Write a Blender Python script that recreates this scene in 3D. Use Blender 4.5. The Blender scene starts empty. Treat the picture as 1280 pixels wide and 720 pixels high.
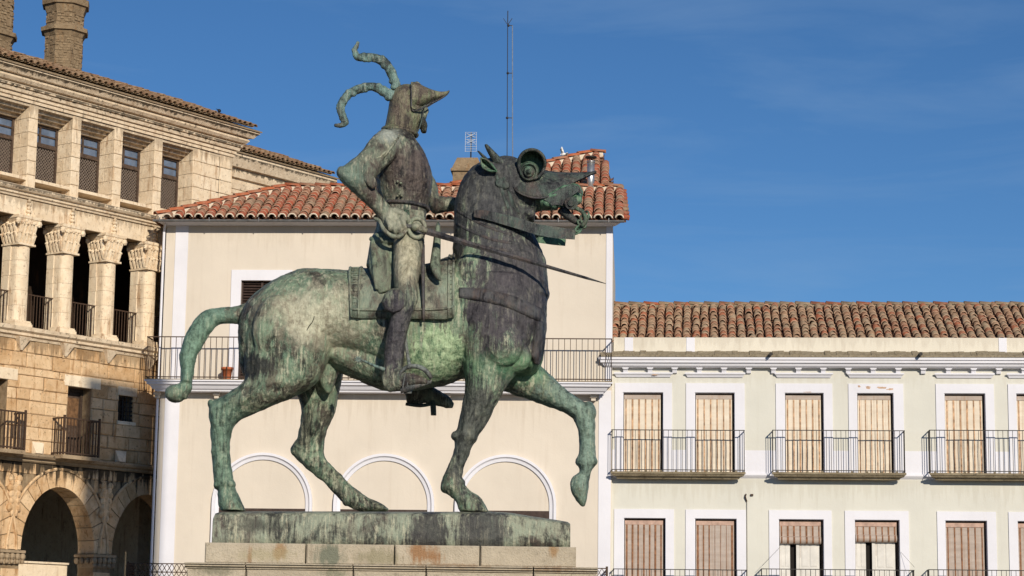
import bpy, bmesh, math, random
from mathutils import Vector, Matrix, noise
from mathutils.bvhtree import BVHTree
random.seed(7)
C = bpy.context.scene.collection
R = math.radians
# ------------------------------------------------------------------ camera
FPX = 2700.0                                   # focal length in pixels of a 1280 wide picture
PITCH, ROLL = R(9.3), R(0.73)
CAM = Vector((0, 0, 1.6))
FW = Vector((0, math.cos(PITCH), math.sin(PITCH)))
R0 = Vector((1, 0, 0)); U0 = Vector((0, -math.sin(PITCH), math.cos(PITCH)))
UP = U0*math.cos(ROLL) - R0*math.sin(ROLL)
RT = R0*math.cos(ROLL) + U0*math.sin(ROLL)
cd = bpy.data.cameras.new('camera'); cam = bpy.data.objects.new('camera', cd); C.objects.link(cam)
cam.matrix_world = Matrix(((RT.x, UP.x, -FW.x, CAM.x), (RT.y, UP.y, -FW.y, CAM.y), (RT.z, UP.z, -FW.z, CAM.z), (0, 0, 0, 1)))
cd.sensor_width = 36; cd.lens = 36*FPX/1280; cd.clip_start = .1; cd.clip_end = 6000
bpy.context.scene.camera = cam
def ray(x, y): return FW + RT*((x-640)/FPX) + UP*((360-y)/FPX)
# ------------------------------------------------------------------ light
SUN_EL, SUN_AZ = R(22), R(19.5)                # azimuth turned from -Y (behind the camera) towards +X
SUN = Vector((math.sin(SUN_AZ)*math.cos(SUN_EL), -math.cos(SUN_AZ)*math.cos(SUN_EL), math.sin(SUN_EL)))
sl = bpy.data.lights.new('sun', 'SUN'); so = bpy.data.objects.new('sun', sl); C.objects.link(so)
sl.energy = 4.5; sl.angle = R(.35); sl.color = (1, .9, .75)
so.rotation_euler = SUN.to_track_quat('Z', 'Y').to_euler()
W = bpy.data.worlds.new('World'); bpy.context.scene.world = W; W.use_nodes = True
wn = W.node_tree.nodes; wl = W.node_tree.links
sky = wn.new('ShaderNodeTexSky'); sky.sky_type = 'NISHITA'; sky.sun_disc = False
sky.sun_elevation = SUN_EL; sky.sun_rotation = math.atan2(SUN.x, SUN.y)
sky.altitude = 1500; sky.air_density = 1.0; sky.dust_density = 0; sky.ozone_density = 6.0
hs = wn.new('ShaderNodeHueSaturation'); hs.inputs['Saturation'].default_value = 1.08; hs.inputs['Value'].default_value = .96; wl.new(sky.outputs[0], hs.inputs['Color'])
wt = wn.new('ShaderNodeTexCoord'); wm = wn.new('ShaderNodeMapping'); wl.new(wt.outputs['Generated'], wm.inputs[0]); wm.inputs['Scale'].default_value = (3, 3, 22); wm.inputs['Rotation'].default_value = (0, .12, 0)
wz = wn.new('ShaderNodeTexNoise'); wl.new(wm.outputs[0], wz.inputs['Vector']); wz.inputs['Scale'].default_value = 1.6; wz.inputs['Detail'].default_value = 7; wz.inputs['Roughness'].default_value = .58; wz.inputs['Distortion'].default_value = .5
wr = wn.new('ShaderNodeMapRange'); wl.new(wz.outputs[0], wr.inputs[0]); wr.inputs[1].default_value = .48; wr.inputs[2].default_value = .75; wr.inputs[3].default_value = 0; wr.inputs[4].default_value = .22
wx = wn.new('ShaderNodeMix'); wx.data_type = 'RGBA'; wl.new(wr.outputs[0], wx.inputs[0]); wl.new(hs.outputs[0], wx.inputs[6]); wx.inputs[7].default_value = (3.4, 5.0, 7.2, 1)   # thin high cirrus
wl.new(wx.outputs[2], wn['Background'].inputs[0]); wn['Background'].inputs[1].default_value = .083
VS = bpy.context.scene.view_settings
VS.view_transform = 'Standard'; VS.look = 'None'; VS.gamma = 1; VS.exposure = 0
bpy.context.scene.render.resolution_x = 1024; bpy.context.scene.render.resolution_y = 576

# ------------------------------------------------------------------ materials
def mat(name, rough=.8, metal=0.0, spec=.3):
    m = bpy.data.materials.new(name); m.use_nodes = True
    b = m.node_tree.nodes['Principled BSDF']
    b.inputs['Roughness'].default_value = rough; b.inputs['Metallic'].default_value = metal
    b.inputs['Specular IOR Level'].default_value = spec
    return m, m.node_tree.nodes, m.node_tree.links, b
class NT:
    """small node helper"""
    def __init__(s, m): s.n = m.node_tree.nodes; s.l = m.node_tree.links
    def obj(s): return s.n.new('ShaderNodeTexCoord').outputs['Object']
    def map(s, v, sc=(1, 1, 1), loc=(0, 0, 0)):
        k = s.n.new('ShaderNodeMapping'); s.l.new(v, k.inputs[0]); k.inputs['Scale'].default_value = sc; k.inputs['Location'].default_value = loc
        return k.outputs[0]
    def noise(s, v, scale, det=5, rough=.55, dist=0.0):
        k = s.n.new('ShaderNodeTexNoise'); s.l.new(v, k.inputs['Vector']); k.inputs['Scale'].default_value = scale
        k.inputs['Detail'].default_value = det; k.inputs['Roughness'].default_value = rough; k.inputs['Distortion'].default_value = dist
        return k.outputs[0]
    def ramp(s, f, stops):
        k = s.n.new('ShaderNodeValToRGB'); s.l.new(f, k.inputs[0]); e = k.color_ramp.elements
        while len(e) < len(stops): e.new(.5)
        for i, (p, c) in enumerate(stops):
            e[i].position = p; e[i].color = (c, c, c, 1) if isinstance(c, (int, float)) else (*c, 1)
        return k.outputs[0]
    def mix(s, f, a, b, mode='MIX'):
        k = s.n.new('ShaderNodeMix'); k.data_type = 'RGBA'; k.blend_type = mode
        for i, x in ((0, f), (6, a), (7, b)):
            if isinstance(x, (int, float)): k.inputs[i].default_value = x
            elif isinstance(x, tuple): k.inputs[i].default_value = (*x, 1)
            else: s.l.new(x, k.inputs[i])
        return k.outputs[2]
    def math(s, op, a, b=0.0, clamp=False):
        k = s.n.new('ShaderNodeMath'); k.operation = op; k.use_clamp = clamp
        for i, x in ((0, a), (1, b)):
            if isinstance(x, (int, float)): k.inputs[i].default_value = x
            else: s.l.new(x, k.inputs[i])
        return k.outputs[0]
    def sep(s, v):
        k = s.n.new('ShaderNodeSeparateXYZ'); s.l.new(v, k.inputs[0]); return k.outputs
    def bump(s, h, strength, dist, bsdf):
        k = s.n.new('ShaderNodeBump'); k.inputs['Strength'].default_value = strength; k.inputs['Distance'].default_value = dist
        s.l.new(h, k.inputs['Height']); s.l.new(k.outputs[0], bsdf.inputs['Normal'])
def plain(name, col, rough=.7, metal=0.0, var=.12, scale=6, bump=0.0, spec=.3):
    m, n, l, b = mat(name, rough, metal, spec); t = NT(m); v = t.obj()
    a = t.noise(v, scale, 6, .6)
    c = t.mix(t.ramp(a, [(.3, 0), (.7, 1)]), tuple(x*(1-var) for x in col), tuple(min(1, x*(1+var)) for x in col))
    l.new(c, b.inputs['Base Color'])
    if bump: t.bump(t.noise(v, scale*8, 4), bump, .01, b)
    return m
def plaster(name, col, dirt=(.3, .25, .18), amount=.35, rough=.85):
    m, n, l, b = mat(name, rough, 0, .2); t = NT(m); v = t.obj()
    big = t.noise(v, .55, 6, .6); c = t.mix(t.ramp(big, [(.3, 0), (.7, 1)]), tuple(x*.93 for x in col), tuple(min(1, x*1.05) for x in col))
    st = t.noise(t.map(v, (3.5, 3.5, .22)), 1.2, 6, .65)
    c = t.mix(t.math('MULTIPLY', t.ramp(st, [(.55, 0), (.8, 1)]), amount), c, dirt)
    sp = t.noise(v, 9, 8, .75)
    c = t.mix(t.math('MULTIPLY', t.ramp(sp, [(.645, 0), (.74, 1)]), amount*1.2), c, tuple(x*.8 for x in dirt))
    l.new(c, b.inputs['Base Color'])
    t.bump(t.math('ADD', t.noise(v, 2.2, 5), t.math('MULTIPLY', t.noise(v, 30, 4), .25)), .5, .02, b)
    return m
def rnd(t, m):
    g = t.n.new('ShaderNodeNewGeometry').outputs['Random Per Island']; o = t.n.new('ShaderNodeObjectInfo').outputs['Random']
    return t.math('FRACT', t.math('ADD', g, o))
def stone(name, c1, c2, stain=(.10, .075, .05), amt=.6, sc=1.0, rust=.25, perblock=.5):
    m, n, l, b = mat(name, .9, 0, .2); t = NT(m); v = t.obj(); r = rnd(t, m)
    off = t.n.new('ShaderNodeVectorMath'); off.operation = 'ADD'; l.new(v, off.inputs[0])
    cmb = t.n.new('ShaderNodeCombineXYZ'); l.new(t.math('MULTIPLY', r, 37.0), cmb.inputs[0]); l.new(cmb.outputs[0], off.inputs[1]); vv = off.outputs[0]
    a = t.noise(vv, 2.4*sc, 7, .62, .4)
    f = t.math('ADD', t.math('MULTIPLY', t.ramp(a, [(.3, 0), (.72, 1)]), 1-perblock), t.math('MULTIPLY', r, perblock))
    c = t.mix(f, c1, c2)
    p = t.noise(vv, 7*sc, 8, .72)
    c = t.mix(t.math('MULTIPLY', t.ramp(p, [(.56, 0), (.66, 1)]), amt), c, stain)
    s2 = t.noise(t.map(v, (3, 3, .5)), 1.3*sc, 5, .6)
    c = t.mix(t.math('MULTIPLY', t.ramp(s2, [(.56, 0), (.7, 1)]), rust), c, (.30, .13, .035))
    s3 = t.noise(t.map(v, (2.5, 2.5, .3), (4, 2, 0)), 1.1*sc, 6, .65)
    c = t.mix(t.math('MULTIPLY', t.ramp(s3, [(.62, 0), (.72, 1)]), amt*.8), c, stain)
    l.new(c, b.inputs['Base Color'])
    t.bump(t.math('ADD', a, t.math('MULTIPLY', t.noise(vv, 28*sc, 6, .7), .6)), .9, .03, b)
    return m
def tile_mat(name, stops, lichen=.5):
    m, n, l, b = mat(name, .85, 0, .2); t = NT(m); v = t.obj(); r = rnd(t, m)
    c = t.ramp(r, stops)
    a = t.noise(v, 14, 7, .7)
    cmb = t.math('ADD', a, t.math('MULTIPLY', r, .12))
    c = t.mix(t.math('MULTIPLY', t.ramp(cmb, [(.5, 0), (.68, 1)]), lichen), c, (.34, .27, .185))
    d = t.noise(v, 22, 6, .7)
    c = t.mix(t.math('MULTIPLY', t.ramp(d, [(.52, 0), (.7, 1)]), lichen), c, (.045, .035, .028))
    l.new(c, b.inputs['Base Color']); t.bump(a, .6, .015, b)
    return m
def blind_mat(name, c1, c2):
    m, n, l, b = mat(name, .75, 0, .2); t = NT(m); v = t.obj()
    w = t.n.new('ShaderNodeTexWave'); w.wave_type = 'BANDS'; w.bands_direction = 'Z'; l.new(v, w.inputs[0]); w.inputs['Scale'].default_value = 11; w.inputs['Distortion'].default_value = .6; w.inputs['Detail'].default_value = 3
    a = t.noise(t.map(v, (1.2, 1, 9)), 1.2, 6, .6)
    c = t.mix(t.ramp(a, [(.3, 0), (.7, 1)]), c1, c2)
    c = t.mix(t.math('MULTIPLY', w.outputs['Fac'], .25), c, tuple(x*.55 for x in c1))
    s = t.noise(t.map(v, (14, 1, .4)), 1.0, 4, .6)
    c = t.mix(t.math('MULTIPLY', t.ramp(s, [(.5, 0), (.75, 1)]), .45), c, (.30, .15, .06))
    l.new(c, b.inputs['Base Color']); t.bump(w.outputs['Fac'], .5, .01, b)
    return m

M = {}
M['cream'] = plaster('cream plaster', (.63, .567, .485), (.40, .32, .24), .3)
M['cream2'] = plaster('cream parapet plaster', (.68, .635, .54), (.36, .29, .21), .45)
M['white'] = plaster('white paint', (.70, .70, .755), (.45, .38, .3), .14)
M['green'] = plaster('pale green plaster', (.615, .606, .548), (.40, .36, .28), .25)
M['iron'] = plain('black iron', (.025, .022, .02), .55, 0, .4, 30)
M['rustiron'] = plain('rusty iron', (.06, .035, .022), .7, 0, .5, 30)
M['slab'] = stone('mossy slab', (.17, .135, .085), (.32, .27, .185), (.05, .04, .03), .8, 1.5, .1, 0)
M['moss'] = stone('mossy ledge', (.22, .18, .12), (.34, .29, .21), (.05, .04, .03), .8, 3, .1, 0)
M['zinc'] = plain('zinc gutter', (.16, .16, .165), .5, .4, .3, 8)
M['steel'] = plain('galvanised steel', (.5, .51, .52), .35, .8, .2, 10)
M['tile_r'] = tile_mat('weathered clay tile', [(0, (.36, .105, .05)), (.18, (.25, .105, .06)), (.42, (.29, .17, .10)), (.68, (.22, .145, .095)), (.88, (.35, .25, .16)), (1, (.16, .105, .07))], .7)
M['tile_c'] = tile_mat('red clay tile', [(0, (.33, .082, .042)), (.45, (.26, .075, .044)), (.68, (.30, .125, .072)), (.86, (.20, .11, .075)), (1, (.25, .17, .115))], .42)
M['tile_p'] = tile_mat('old brown tile', [(0, (.20, .10, .05)), (.5, (.16, .09, .055)), (1, (.26, .15, .08))], .7)
M['rim'] = plain('pale worn tile edge', (.40, .27, .19), .9, 0, .5, 5)
M['rim_p'] = plain('dark worn tile edge', (.22, .14, .08), .9, 0, .5, 5)
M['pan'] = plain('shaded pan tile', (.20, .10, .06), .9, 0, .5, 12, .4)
M['mortar'] = plain('lime mortar', (.68, .58, .46), .9, 0, .2, 15, .3)
M['ridge'] = tile_mat('ridge clay tile', [(0, (.42, .12, .05)), (.6, (.36, .11, .055)), (1, (.33, .15, .09))], .4)
M['blind'] = blind_mat('cream reed blind', (.72, .62, .50), (.82, .74, .61))
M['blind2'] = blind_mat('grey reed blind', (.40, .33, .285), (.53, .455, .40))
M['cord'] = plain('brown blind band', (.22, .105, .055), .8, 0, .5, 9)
M['dark'] = plain('dark opening', (.012, .010, .009), .9)
M['shutter'] = plain('dark wooden shutter', (.05, .032, .026), .7, 0, .4, 10)
M['wood'] = plain('old grey brown wood', (.075, .05, .036), .8, 0, .5, 12, .3)
M['door'] = plain('white painted door', (.62, .60, .56), .6, 0, .1, 5)
M['pstone'] = stone('pale palace stone', (.68, .52, .345), (.90, .77, .585), (.17, .10, .05), .6, 1.8, .6, .3)
M['wstone'] = stone('warm wall stone', (.46, .26, .11), (.84, .63, .40), (.11, .06, .028), .75, 1.7, .75, .5)
M['cstone'] = stone('cornice stone', (.58, .45, .31), (.85, .71, .53), (.06, .045, .03), .9, 1.6, .3, .1)
M['pmortar'] = stone('palace mortar', (.20, .14, .08), (.40, .30, .19), (.08, .05, .03), .6, 2, .2, 0)
M['recess'] = stone('shade dark loggia wall', (.022, .014, .009), (.04, .025, .016), (.02, .013, .009), .5, 1, .2, .2)  # near-black colour paints the deep shade inside loggia and arcade
M['chim'] = stone('old chimney brick', (.16, .11, .065), (.36, .27, .17), (.045, .034, .024), .9, 2.4, .3, .3)
M['granite'] = stone('granite pedestal', (.42, .36, .27), (.56, .49, .38), (.16, .13, .09), .45, 2.6, .0, .25)
M['terra'] = plain('terracotta pot', (.42, .12, .05), .8, 0, .2, 20)
M['ground'] = stone('plaza granite', (.13, .115, .09), (.19, .165, .135), (.08, .07, .055), .5, .6, .05, 0)
M['glass'] = plain('old window glass', (.10, .15, .24), .08, 0, .3, 3, 0, .9)
M['flake'] = plain('bare plaster under flaked paint', (.50, .34, .24), .9, 0, .3, 8, .4)
M['feather'] = plain('white feathers', (.85, .85, .85), .8)
M['black'] = plain('black feathers', (.012, .012, .014), .6)

# ------------------------------------------------------------------ mesh builder
class MB:
    def __init__(s): s.v = []; s.f = []; s.m = []
    def add(s, vs, fs, m=0):
        o = len(s.v); s.v += [tuple(p) for p in vs]; s.f += [tuple(i+o for i in f) for f in fs]; s.m += [m]*len(fs)
    def box(s, x0, x1, y0, y1, z0, z1, m=0):
        if x0 > x1: x0, x1 = x1, x0
        if y0 > y1: y0, y1 = y1, y0
        if z0 > z1: z0, z1 = z1, z0
        v = [(x0, y0, z0), (x1, y0, z0), (x1, y1, z0), (x0, y1, z0), (x0, y0, z1), (x1, y0, z1), (x1, y1, z1), (x0, y1, z1)]
        s.add(v, [(0, 3, 2, 1), (4, 5, 6, 7), (0, 1, 5, 4), (1, 2, 6, 5), (2, 3, 7, 6), (3, 0, 4, 7)], m)
    def quad(s, a, b, c, d, m=0): s.add([a, b, c, d], [(0, 1, 2, 3)], m)
    def chbox(s, x0, x1, y0, y1, z0, z1, c=.012, m=0):
        """block whose front (low y) and left edges are chamfered"""
        v = [(x0, y1, z0), (x1, y1, z0), (x1, y1, z1), (x0, y1, z1), (x0, y0+c, z0), (x1, y0+c, z0), (x1, y0+c, z1), (x0, y0+c, z1),
             (x0+c, y0, z0+c), (x1-c, y0, z0+c), (x1-c, y0, z1-c), (x0+c, y0, z1-c)]
        s.add(v, [(0, 1, 2, 3), (0, 4, 5, 1), (1, 5, 6, 2), (2, 6, 7, 3), (3, 7, 4, 0), (4, 8, 9, 5), (5, 9, 10, 6), (6, 10, 11, 7), (7, 11, 8, 4), (8, 11, 10, 9)], m)
    def tube(s, pts, r, n=6, m=0, cap=True):
        pts = [Vector(p) for p in pts]; rs = r if isinstance(r, (list, tuple)) else [r]*len(pts)
        o = len(s.v); prev = None
        for i, p in enumerate(pts):
            t = (pts[min(i+1, len(pts)-1)]-pts[max(i-1, 0)])
            if t.length < 1e-9: t = Vector((0, 0, 1))
            t.normalize()
            if prev is None:
                a = t.orthogonal().normalized()
            else:
                a = prev - t*prev.dot(t)
                a = a.normalized() if a.length > 1e-6 else t.orthogonal().normalized()
            prev = a; b = t.cross(a)
            for k in range(n):
                ph = 2*math.pi*k/n; s.v.append(tuple(p+(a*math.cos(ph)+b*math.sin(ph))*rs[i]))
        for i in range(len(pts)-1):
            for k in range(n):
                k2 = (k+1) % n
                s.f.append((o+i*n+k, o+i*n+k2, o+(i+1)*n+k2, o+(i+1)*n+k)); s.m.append(m)
        if cap:
            s.f.append(tuple(o+k for k in reversed(range(n)))); s.m.append(m)
            s.f.append(tuple(o+(len(pts)-1)*n+k for k in range(n))); s.m.append(m)
    def extrude_u(s, prof, u0, u1, m=0, mitre=0, mitre0=0):
        """profile of (v, z) points (closed loop) swept along u; mitred ends follow the overhang"""
        n = len(prof)
        a = [(u0-(-p[0])*mitre0, p[0], p[1]) for p in prof]; b = [(u1+(-p[0])*mitre, p[0], p[1]) for p in prof]
        fs = [(i, (i+1) % n, n+(i+1) % n, n+i) for i in range(n)] + [tuple(reversed(range(n))), tuple(range(n, 2*n))]
        s.add(a+b, fs, m)
    def blob(s, c, r, nu=8, nv=6, m=0):
        vs = []; fs = []
        for j in range(1, nv):
            th = math.pi*j/nv
            for i in range(nu):
                ph = 2*math.pi*i/nu; vs.append((c[0]+r[0]*math.sin(th)*math.cos(ph), c[1]+r[1]*math.sin(th)*math.sin(ph), c[2]+r[2]*math.cos(th)))
        vs += [(c[0], c[1], c[2]+r[2]), (c[0], c[1], c[2]-r[2])]; T = len(vs)-2
        for j in range(nv-2):
            for i in range(nu):
                i2 = (i+1) % nu; fs.append((j*nu+i, (j+1)*nu+i, (j+1)*nu+i2, j*nu+i2))
        for i in range(nu):
            i2 = (i+1) % nu; fs.append((T, i, i2)); fs.append((T+1, (nv-2)*nu+i2, (nv-2)*nu+i))
        s.add(vs, fs, m)
    def mesh(s, name, mats, smooth=False, fix=True):
        me = bpy.data.meshes.new(name); me.from_pydata(s.v, [], s.f)
        for m in (mats if isinstance(mats, (list, tuple)) else [mats]): me.materials.append(M[m] if isinstance(m, str) else m)
        me.polygons.foreach_set('material_index', s.m)
        if fix:
            bm = bmesh.new(); bm.from_mesh(me); bmesh.ops.recalc_face_normals(bm, faces=bm.faces); bm.to_mesh(me); bm.free()
        if smooth: me.polygons.foreach_set('use_smooth', [True]*len(me.polygons))
        me.update(); return me
    def build(s, name, mats, parent=None, smooth=False, fix=True):
        return link(name, s.mesh(name, mats, smooth, fix), parent)
def link(name, me, parent=None):
    o = bpy.data.objects.new(name, me); C.objects.link(o)
    if parent: o.parent = parent
    return o
def tag(o, label=None, cat=None, group=None, kind=None):
    for k, x in (('label', label), ('category', cat), ('group', group), ('kind', kind)):
        if x: o[k] = x
    return o
def thing(name, label, cat, loc=(0, 0, 0), rz=0, group=None):
    o = bpy.data.objects.new(name, None); C.objects.link(o); o.location = loc; o.rotation_euler = (0, 0, rz); o.empty_display_size = .3
    return tag(o, label, cat, group)
def copy_of(o, parent):
    c = o.copy(); C.objects.link(c); c.parent = parent; return c

# ------------------------------------------------------------------ facades
class Facade:
    """a vertical wall plane: u runs along it, v goes into the building, z up"""
    def __init__(s, x, Y, ang):
        d = ray(x, 802); k = Y/d.y; s.O = Vector((CAM.x+d.x*k, Y, 0)); s.a = ang
        s.d = Vector((math.cos(ang), math.sin(ang), 0)); s.inn = Vector((-math.sin(ang), math.cos(ang), 0))
    def q(s, x, y, v=0.0):
        d = ray(x, y); p0 = s.O+s.inn*v; t = (p0-CAM).dot(s.inn)/d.dot(s.inn); p = CAM+d*t
        return (p-s.O).dot(s.d), p.z
    def W(s, u, v, z): return s.O+s.d*u+s.inn*v+Vector((0, 0, z))
CEN = Facade(195, 58, -R(3.2))
_p = CEN.W(CEN.q(764, 600)[0], .12, 0)
RIG = Facade(195, 58, -R(4.7)); RIG.O = _p
PAL = Facade(270, 61, math.atan2(.804, .595))

def wall_sheet(mb, u0, u1, z0, z1, v, holes, depth, m=0):
    us = sorted({u0, u1} | {h[0] for h in holes} | {h[1] for h in holes}); zs = sorted({z0, z1} | {h[2] for h in holes} | {h[3] for h in holes})
    us = [u for u in us if u0 <= u <= u1]; zs = [z for z in zs if z0 <= z <= z1]
    for i in range(len(us)-1):
        for j in range(len(zs)-1):
            cu = (us[i]+us[i+1])/2; cz = (zs[j]+zs[j+1])/2
            if any(h[0] < cu < h[1] and h[2] < cz < h[3] for h in holes): continue
            mb.quad((us[i], v, zs[j]), (us[i+1], v, zs[j]), (us[i+1], v, zs[j+1]), (us[i], v, zs[j+1]), m)
    for (a, b, c, d) in holes:
        w = v+depth
        mb.quad((a, v, c), (a, v, d), (a, w, d), (a, w, c), m); mb.quad((b, v, c), (b, w, c), (b, w, d), (b, v, d), m)
        mb.quad((a, v, d), (b, v, d), (b, w, d), (a, w, d), m); mb.quad((a, v, c), (a, w, c), (b, w, c), (b, v, c), m)
def railing(mb, u0, u1, v, vback, z0, z1, step, r=.011, left=True, right=True, m=0, mid=None):
    def bars(p0, p1):
        n = max(1, round((Vector(p1)-Vector(p0)).length/step))
        for i in range(n+1):
            q = Vector(p0).lerp(Vector(p1), i/n); mb.box(q.x-r*.7, q.x+r*.7, q.y-r*.7, q.y+r*.7, z0, z1, m)
    bars((u0, v, 0), (u1, v, 0))
    runs = [((u0, v), (u1, v))]
    if left: bars((u0, v, 0), (u0, vback, 0)); runs.append(((u0, v), (u0, vback)))
    if right: bars((u1, v, 0), (u1, vback, 0)); runs.append(((u1, v), (u1, vback)))
    for (a, b) in runs:
        for z in (z1, z0+.05) + ((mid,) if mid else ()):
            mb.box(min(a[0], b[0])-r*1.3, max(a[0], b[0])+r*1.3, min(a[1], b[1])-r*1.3, max(a[1], b[1])+r*1.3, z-r*1.2, z+r*1.2, m)
def slab_profile(v, z0, z1, vb=0.0):
    d = z1-z0
    return [(vb, z1), (v, z1), (v, z1-d*.3), (v*.93, z1-d*.38), (v*.86, z1-d*.62), (v*.66, z1-d*.75), (v*.6, z0), (vb, z0)]
# barrel tile: axis along +y (up the slope), convex to +z
def tile_mesh(name, mats, w=.2, L=.46, seg=6, taper=.84, th=.016, rise=.085, mortar=False):
    mb = MB(); vs = []; r = w/2
    for (y, k) in ((0, 1.0), (L, taper)):
        for (off, rr, hh) in ((0, r, rise), (1, r-th, rise-th)):
            for i in range(seg+1):
                a = math.pi*i/seg; vs.append((-math.cos(a)*rr*k, y, math.sin(a)*hh*k+(.032 if y == 0 else 0)))
    n = seg+1; o0, i0, o1, i1 = 0, n, 2*n, 3*n; fs = []
    for i in range(seg):
        fs += [(o0+i, o1+i, o1+i+1, o0+i+1), (i0+i, i0+i+1, i1+i+1, i1+i), (o0+i, o0+i+1, i0+i+1, i0+i)]
    mb.add(vs, fs, 0)
    if len(mats) > 1: mb.m = [1 if (k % 3) == 2 else 0 for k in range(len(mb.m))]
    return mb.mesh(name, mats, True)
def tile_roof(bld, base_pt, pitch, poly, step, rowlen, mats, tile, limit, skip=None, mortar_tile=None, wob=1.0, deck_mat='pan'):
    """poly: (u, s) polygon on the roof plane, s measured up the slope from the eave line through base_pt (v, z)"""
    v0, z0 = base_pt; cp, sp = math.cos(pitch), math.sin(pitch)
    def P(u, s, h=0.0): return Vector((u, v0+s*cp-h*sp, z0+s*sp+h*cp))
    def inside(u, s):
        c = False; n = len(poly)
        for i in range(n):
            (x1, y1), (x2, y2) = poly[i], poly[(i+1) % n]
            if (y1 > s) != (y2 > s) and u < (x2-x1)*(s-y1)/(y2-y1)+x1: c = not c
        return c
    deck = MB(); umin = min(p[0] for p in poly); umax = max(p[0] for p in poly); smin = min(p[1] for p in poly); smax = max(p[1] for p in poly)
    deck.add([P(u, s, -.02) for u, s in poly]+[P(u, s, -.06) for u, s in poly], [tuple(range(len(poly)))]+[(i, (i+1) % len(poly), len(poly)+(i+1) % len(poly), len(poly)+i) for i in range(len(poly))])
    ncol = int((umax-umin)/step)
    spots = []
    for i in range(ncol+1):
        u = umin+step*(i+.5)
        # concave pan between the covers
        ub = u+step/2; s = smin
        while s < smax:
            if inside(ub, s+.01) and inside(ub, min(s+rowlen, smax)-.01):
                vs = []
                for ss, hh in ((s, .035), (s+rowlen*1.08, 0)):
                    for k in range(5):
                        a = math.pi*k/4; vs.append(P(ub-math.cos(a)*step*.36, ss, .045-math.sin(a)*.055+hh))
                deck.add(vs, [(k, k+1, 6+k, 5+k) for k in range(4)])
            s += rowlen
        s = smin; drift = 0
        j = 0
        while s < smax-.05:
            if inside(u, s+rowlen*.7): spots.append((u+random.uniform(-.012, .012)*wob, s+random.uniform(-.03, .03)*wob*(j > 0), j))
            s += rowlen; j += 1
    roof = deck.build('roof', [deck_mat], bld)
    T = Matrix(((1, 0, 0), (0, cp, -sp), (0, sp, cp)))
    spots.sort(key=lambda q: q[1] if skip is None else (skip(q[0], q[1]), q[1]))
    rest = MB(); tv = [v.co.copy() for v in tile.vertices]; tf = [tuple(p.vertices) for p in tile.polygons]; tmi = [p.material_index for p in tile.polygons]
    for k, (u, s, j) in enumerate(spots):
        me = mortar_tile if (mortar_tile and j == 0) else tile
        rot = T.to_4x4() @ Matrix.Rotation(random.gauss(0, .03)*wob, 4, 'Z') @ Matrix.Rotation(random.gauss(0, .02)*wob, 4, 'X')
        mw = Matrix.Translation(P(u, s, .035+random.uniform(0, .012))) @ rot @ Matrix.Diagonal((random.uniform(.94, 1.06), 1, random.uniform(.9, 1.1), 1))
        if k < limit:
            o = link('roof_tile', me, roof); o.matrix_local = mw
        else:
            rest.add([mw @ c for c in tv], tf)
            if len(tile.materials) > 1: rest.m[-len(tf):] = tmi
    if rest.v:
        o = rest.build('roof_tile', list(tile.materials), roof, True, False); o['kind'] = 'stuff'
    return roof, P
def ridge_row(roof, pts, me, length=.42, lift=.05):
    pts = [Vector(p) for p in pts]
    for a, b in zip(pts, pts[1:]):
        n = max(1, int((b-a).length/length)); d = (b-a).normalized()
        for i in range(n):
            p = a.lerp(b, (i)/n)
            z = Vector((0, 0, 1)); z = (z-d*z.dot(d)).normalized(); x = d.cross(z)
            m = Matrix(((x.x, d.x, z.x, p.x), (x.y, d.y, z.y, p.y), (x.z, d.z, z.z, p.z+lift), (0, 0, 0, 1)))
            o = link('ridge_tile', me, roof); o.matrix_local = m @ Matrix.Rotation(random.gauss(0, .02), 4, 'Y')

# ------------------------------------------------------------------ ground
g = MB(); g.quad((-1500, -1500, 0), (1500, -1500, 0), (1500, 3000, 0), (-1500, 3000, 0))
tag(g.build('ground', 'ground'), kind='structure')

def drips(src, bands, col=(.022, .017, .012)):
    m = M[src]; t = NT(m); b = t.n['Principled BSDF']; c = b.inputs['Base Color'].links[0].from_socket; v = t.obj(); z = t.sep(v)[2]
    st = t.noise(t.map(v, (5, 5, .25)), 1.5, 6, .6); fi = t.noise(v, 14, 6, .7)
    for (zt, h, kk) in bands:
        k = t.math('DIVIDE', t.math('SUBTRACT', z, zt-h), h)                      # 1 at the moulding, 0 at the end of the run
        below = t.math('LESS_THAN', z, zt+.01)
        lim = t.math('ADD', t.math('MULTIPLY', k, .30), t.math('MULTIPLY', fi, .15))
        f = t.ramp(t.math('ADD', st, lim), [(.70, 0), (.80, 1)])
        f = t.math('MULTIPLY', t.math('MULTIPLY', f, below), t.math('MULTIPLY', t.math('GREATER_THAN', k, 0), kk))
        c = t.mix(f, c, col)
    t.l.new(c, b.inputs['Base Color'])
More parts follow.
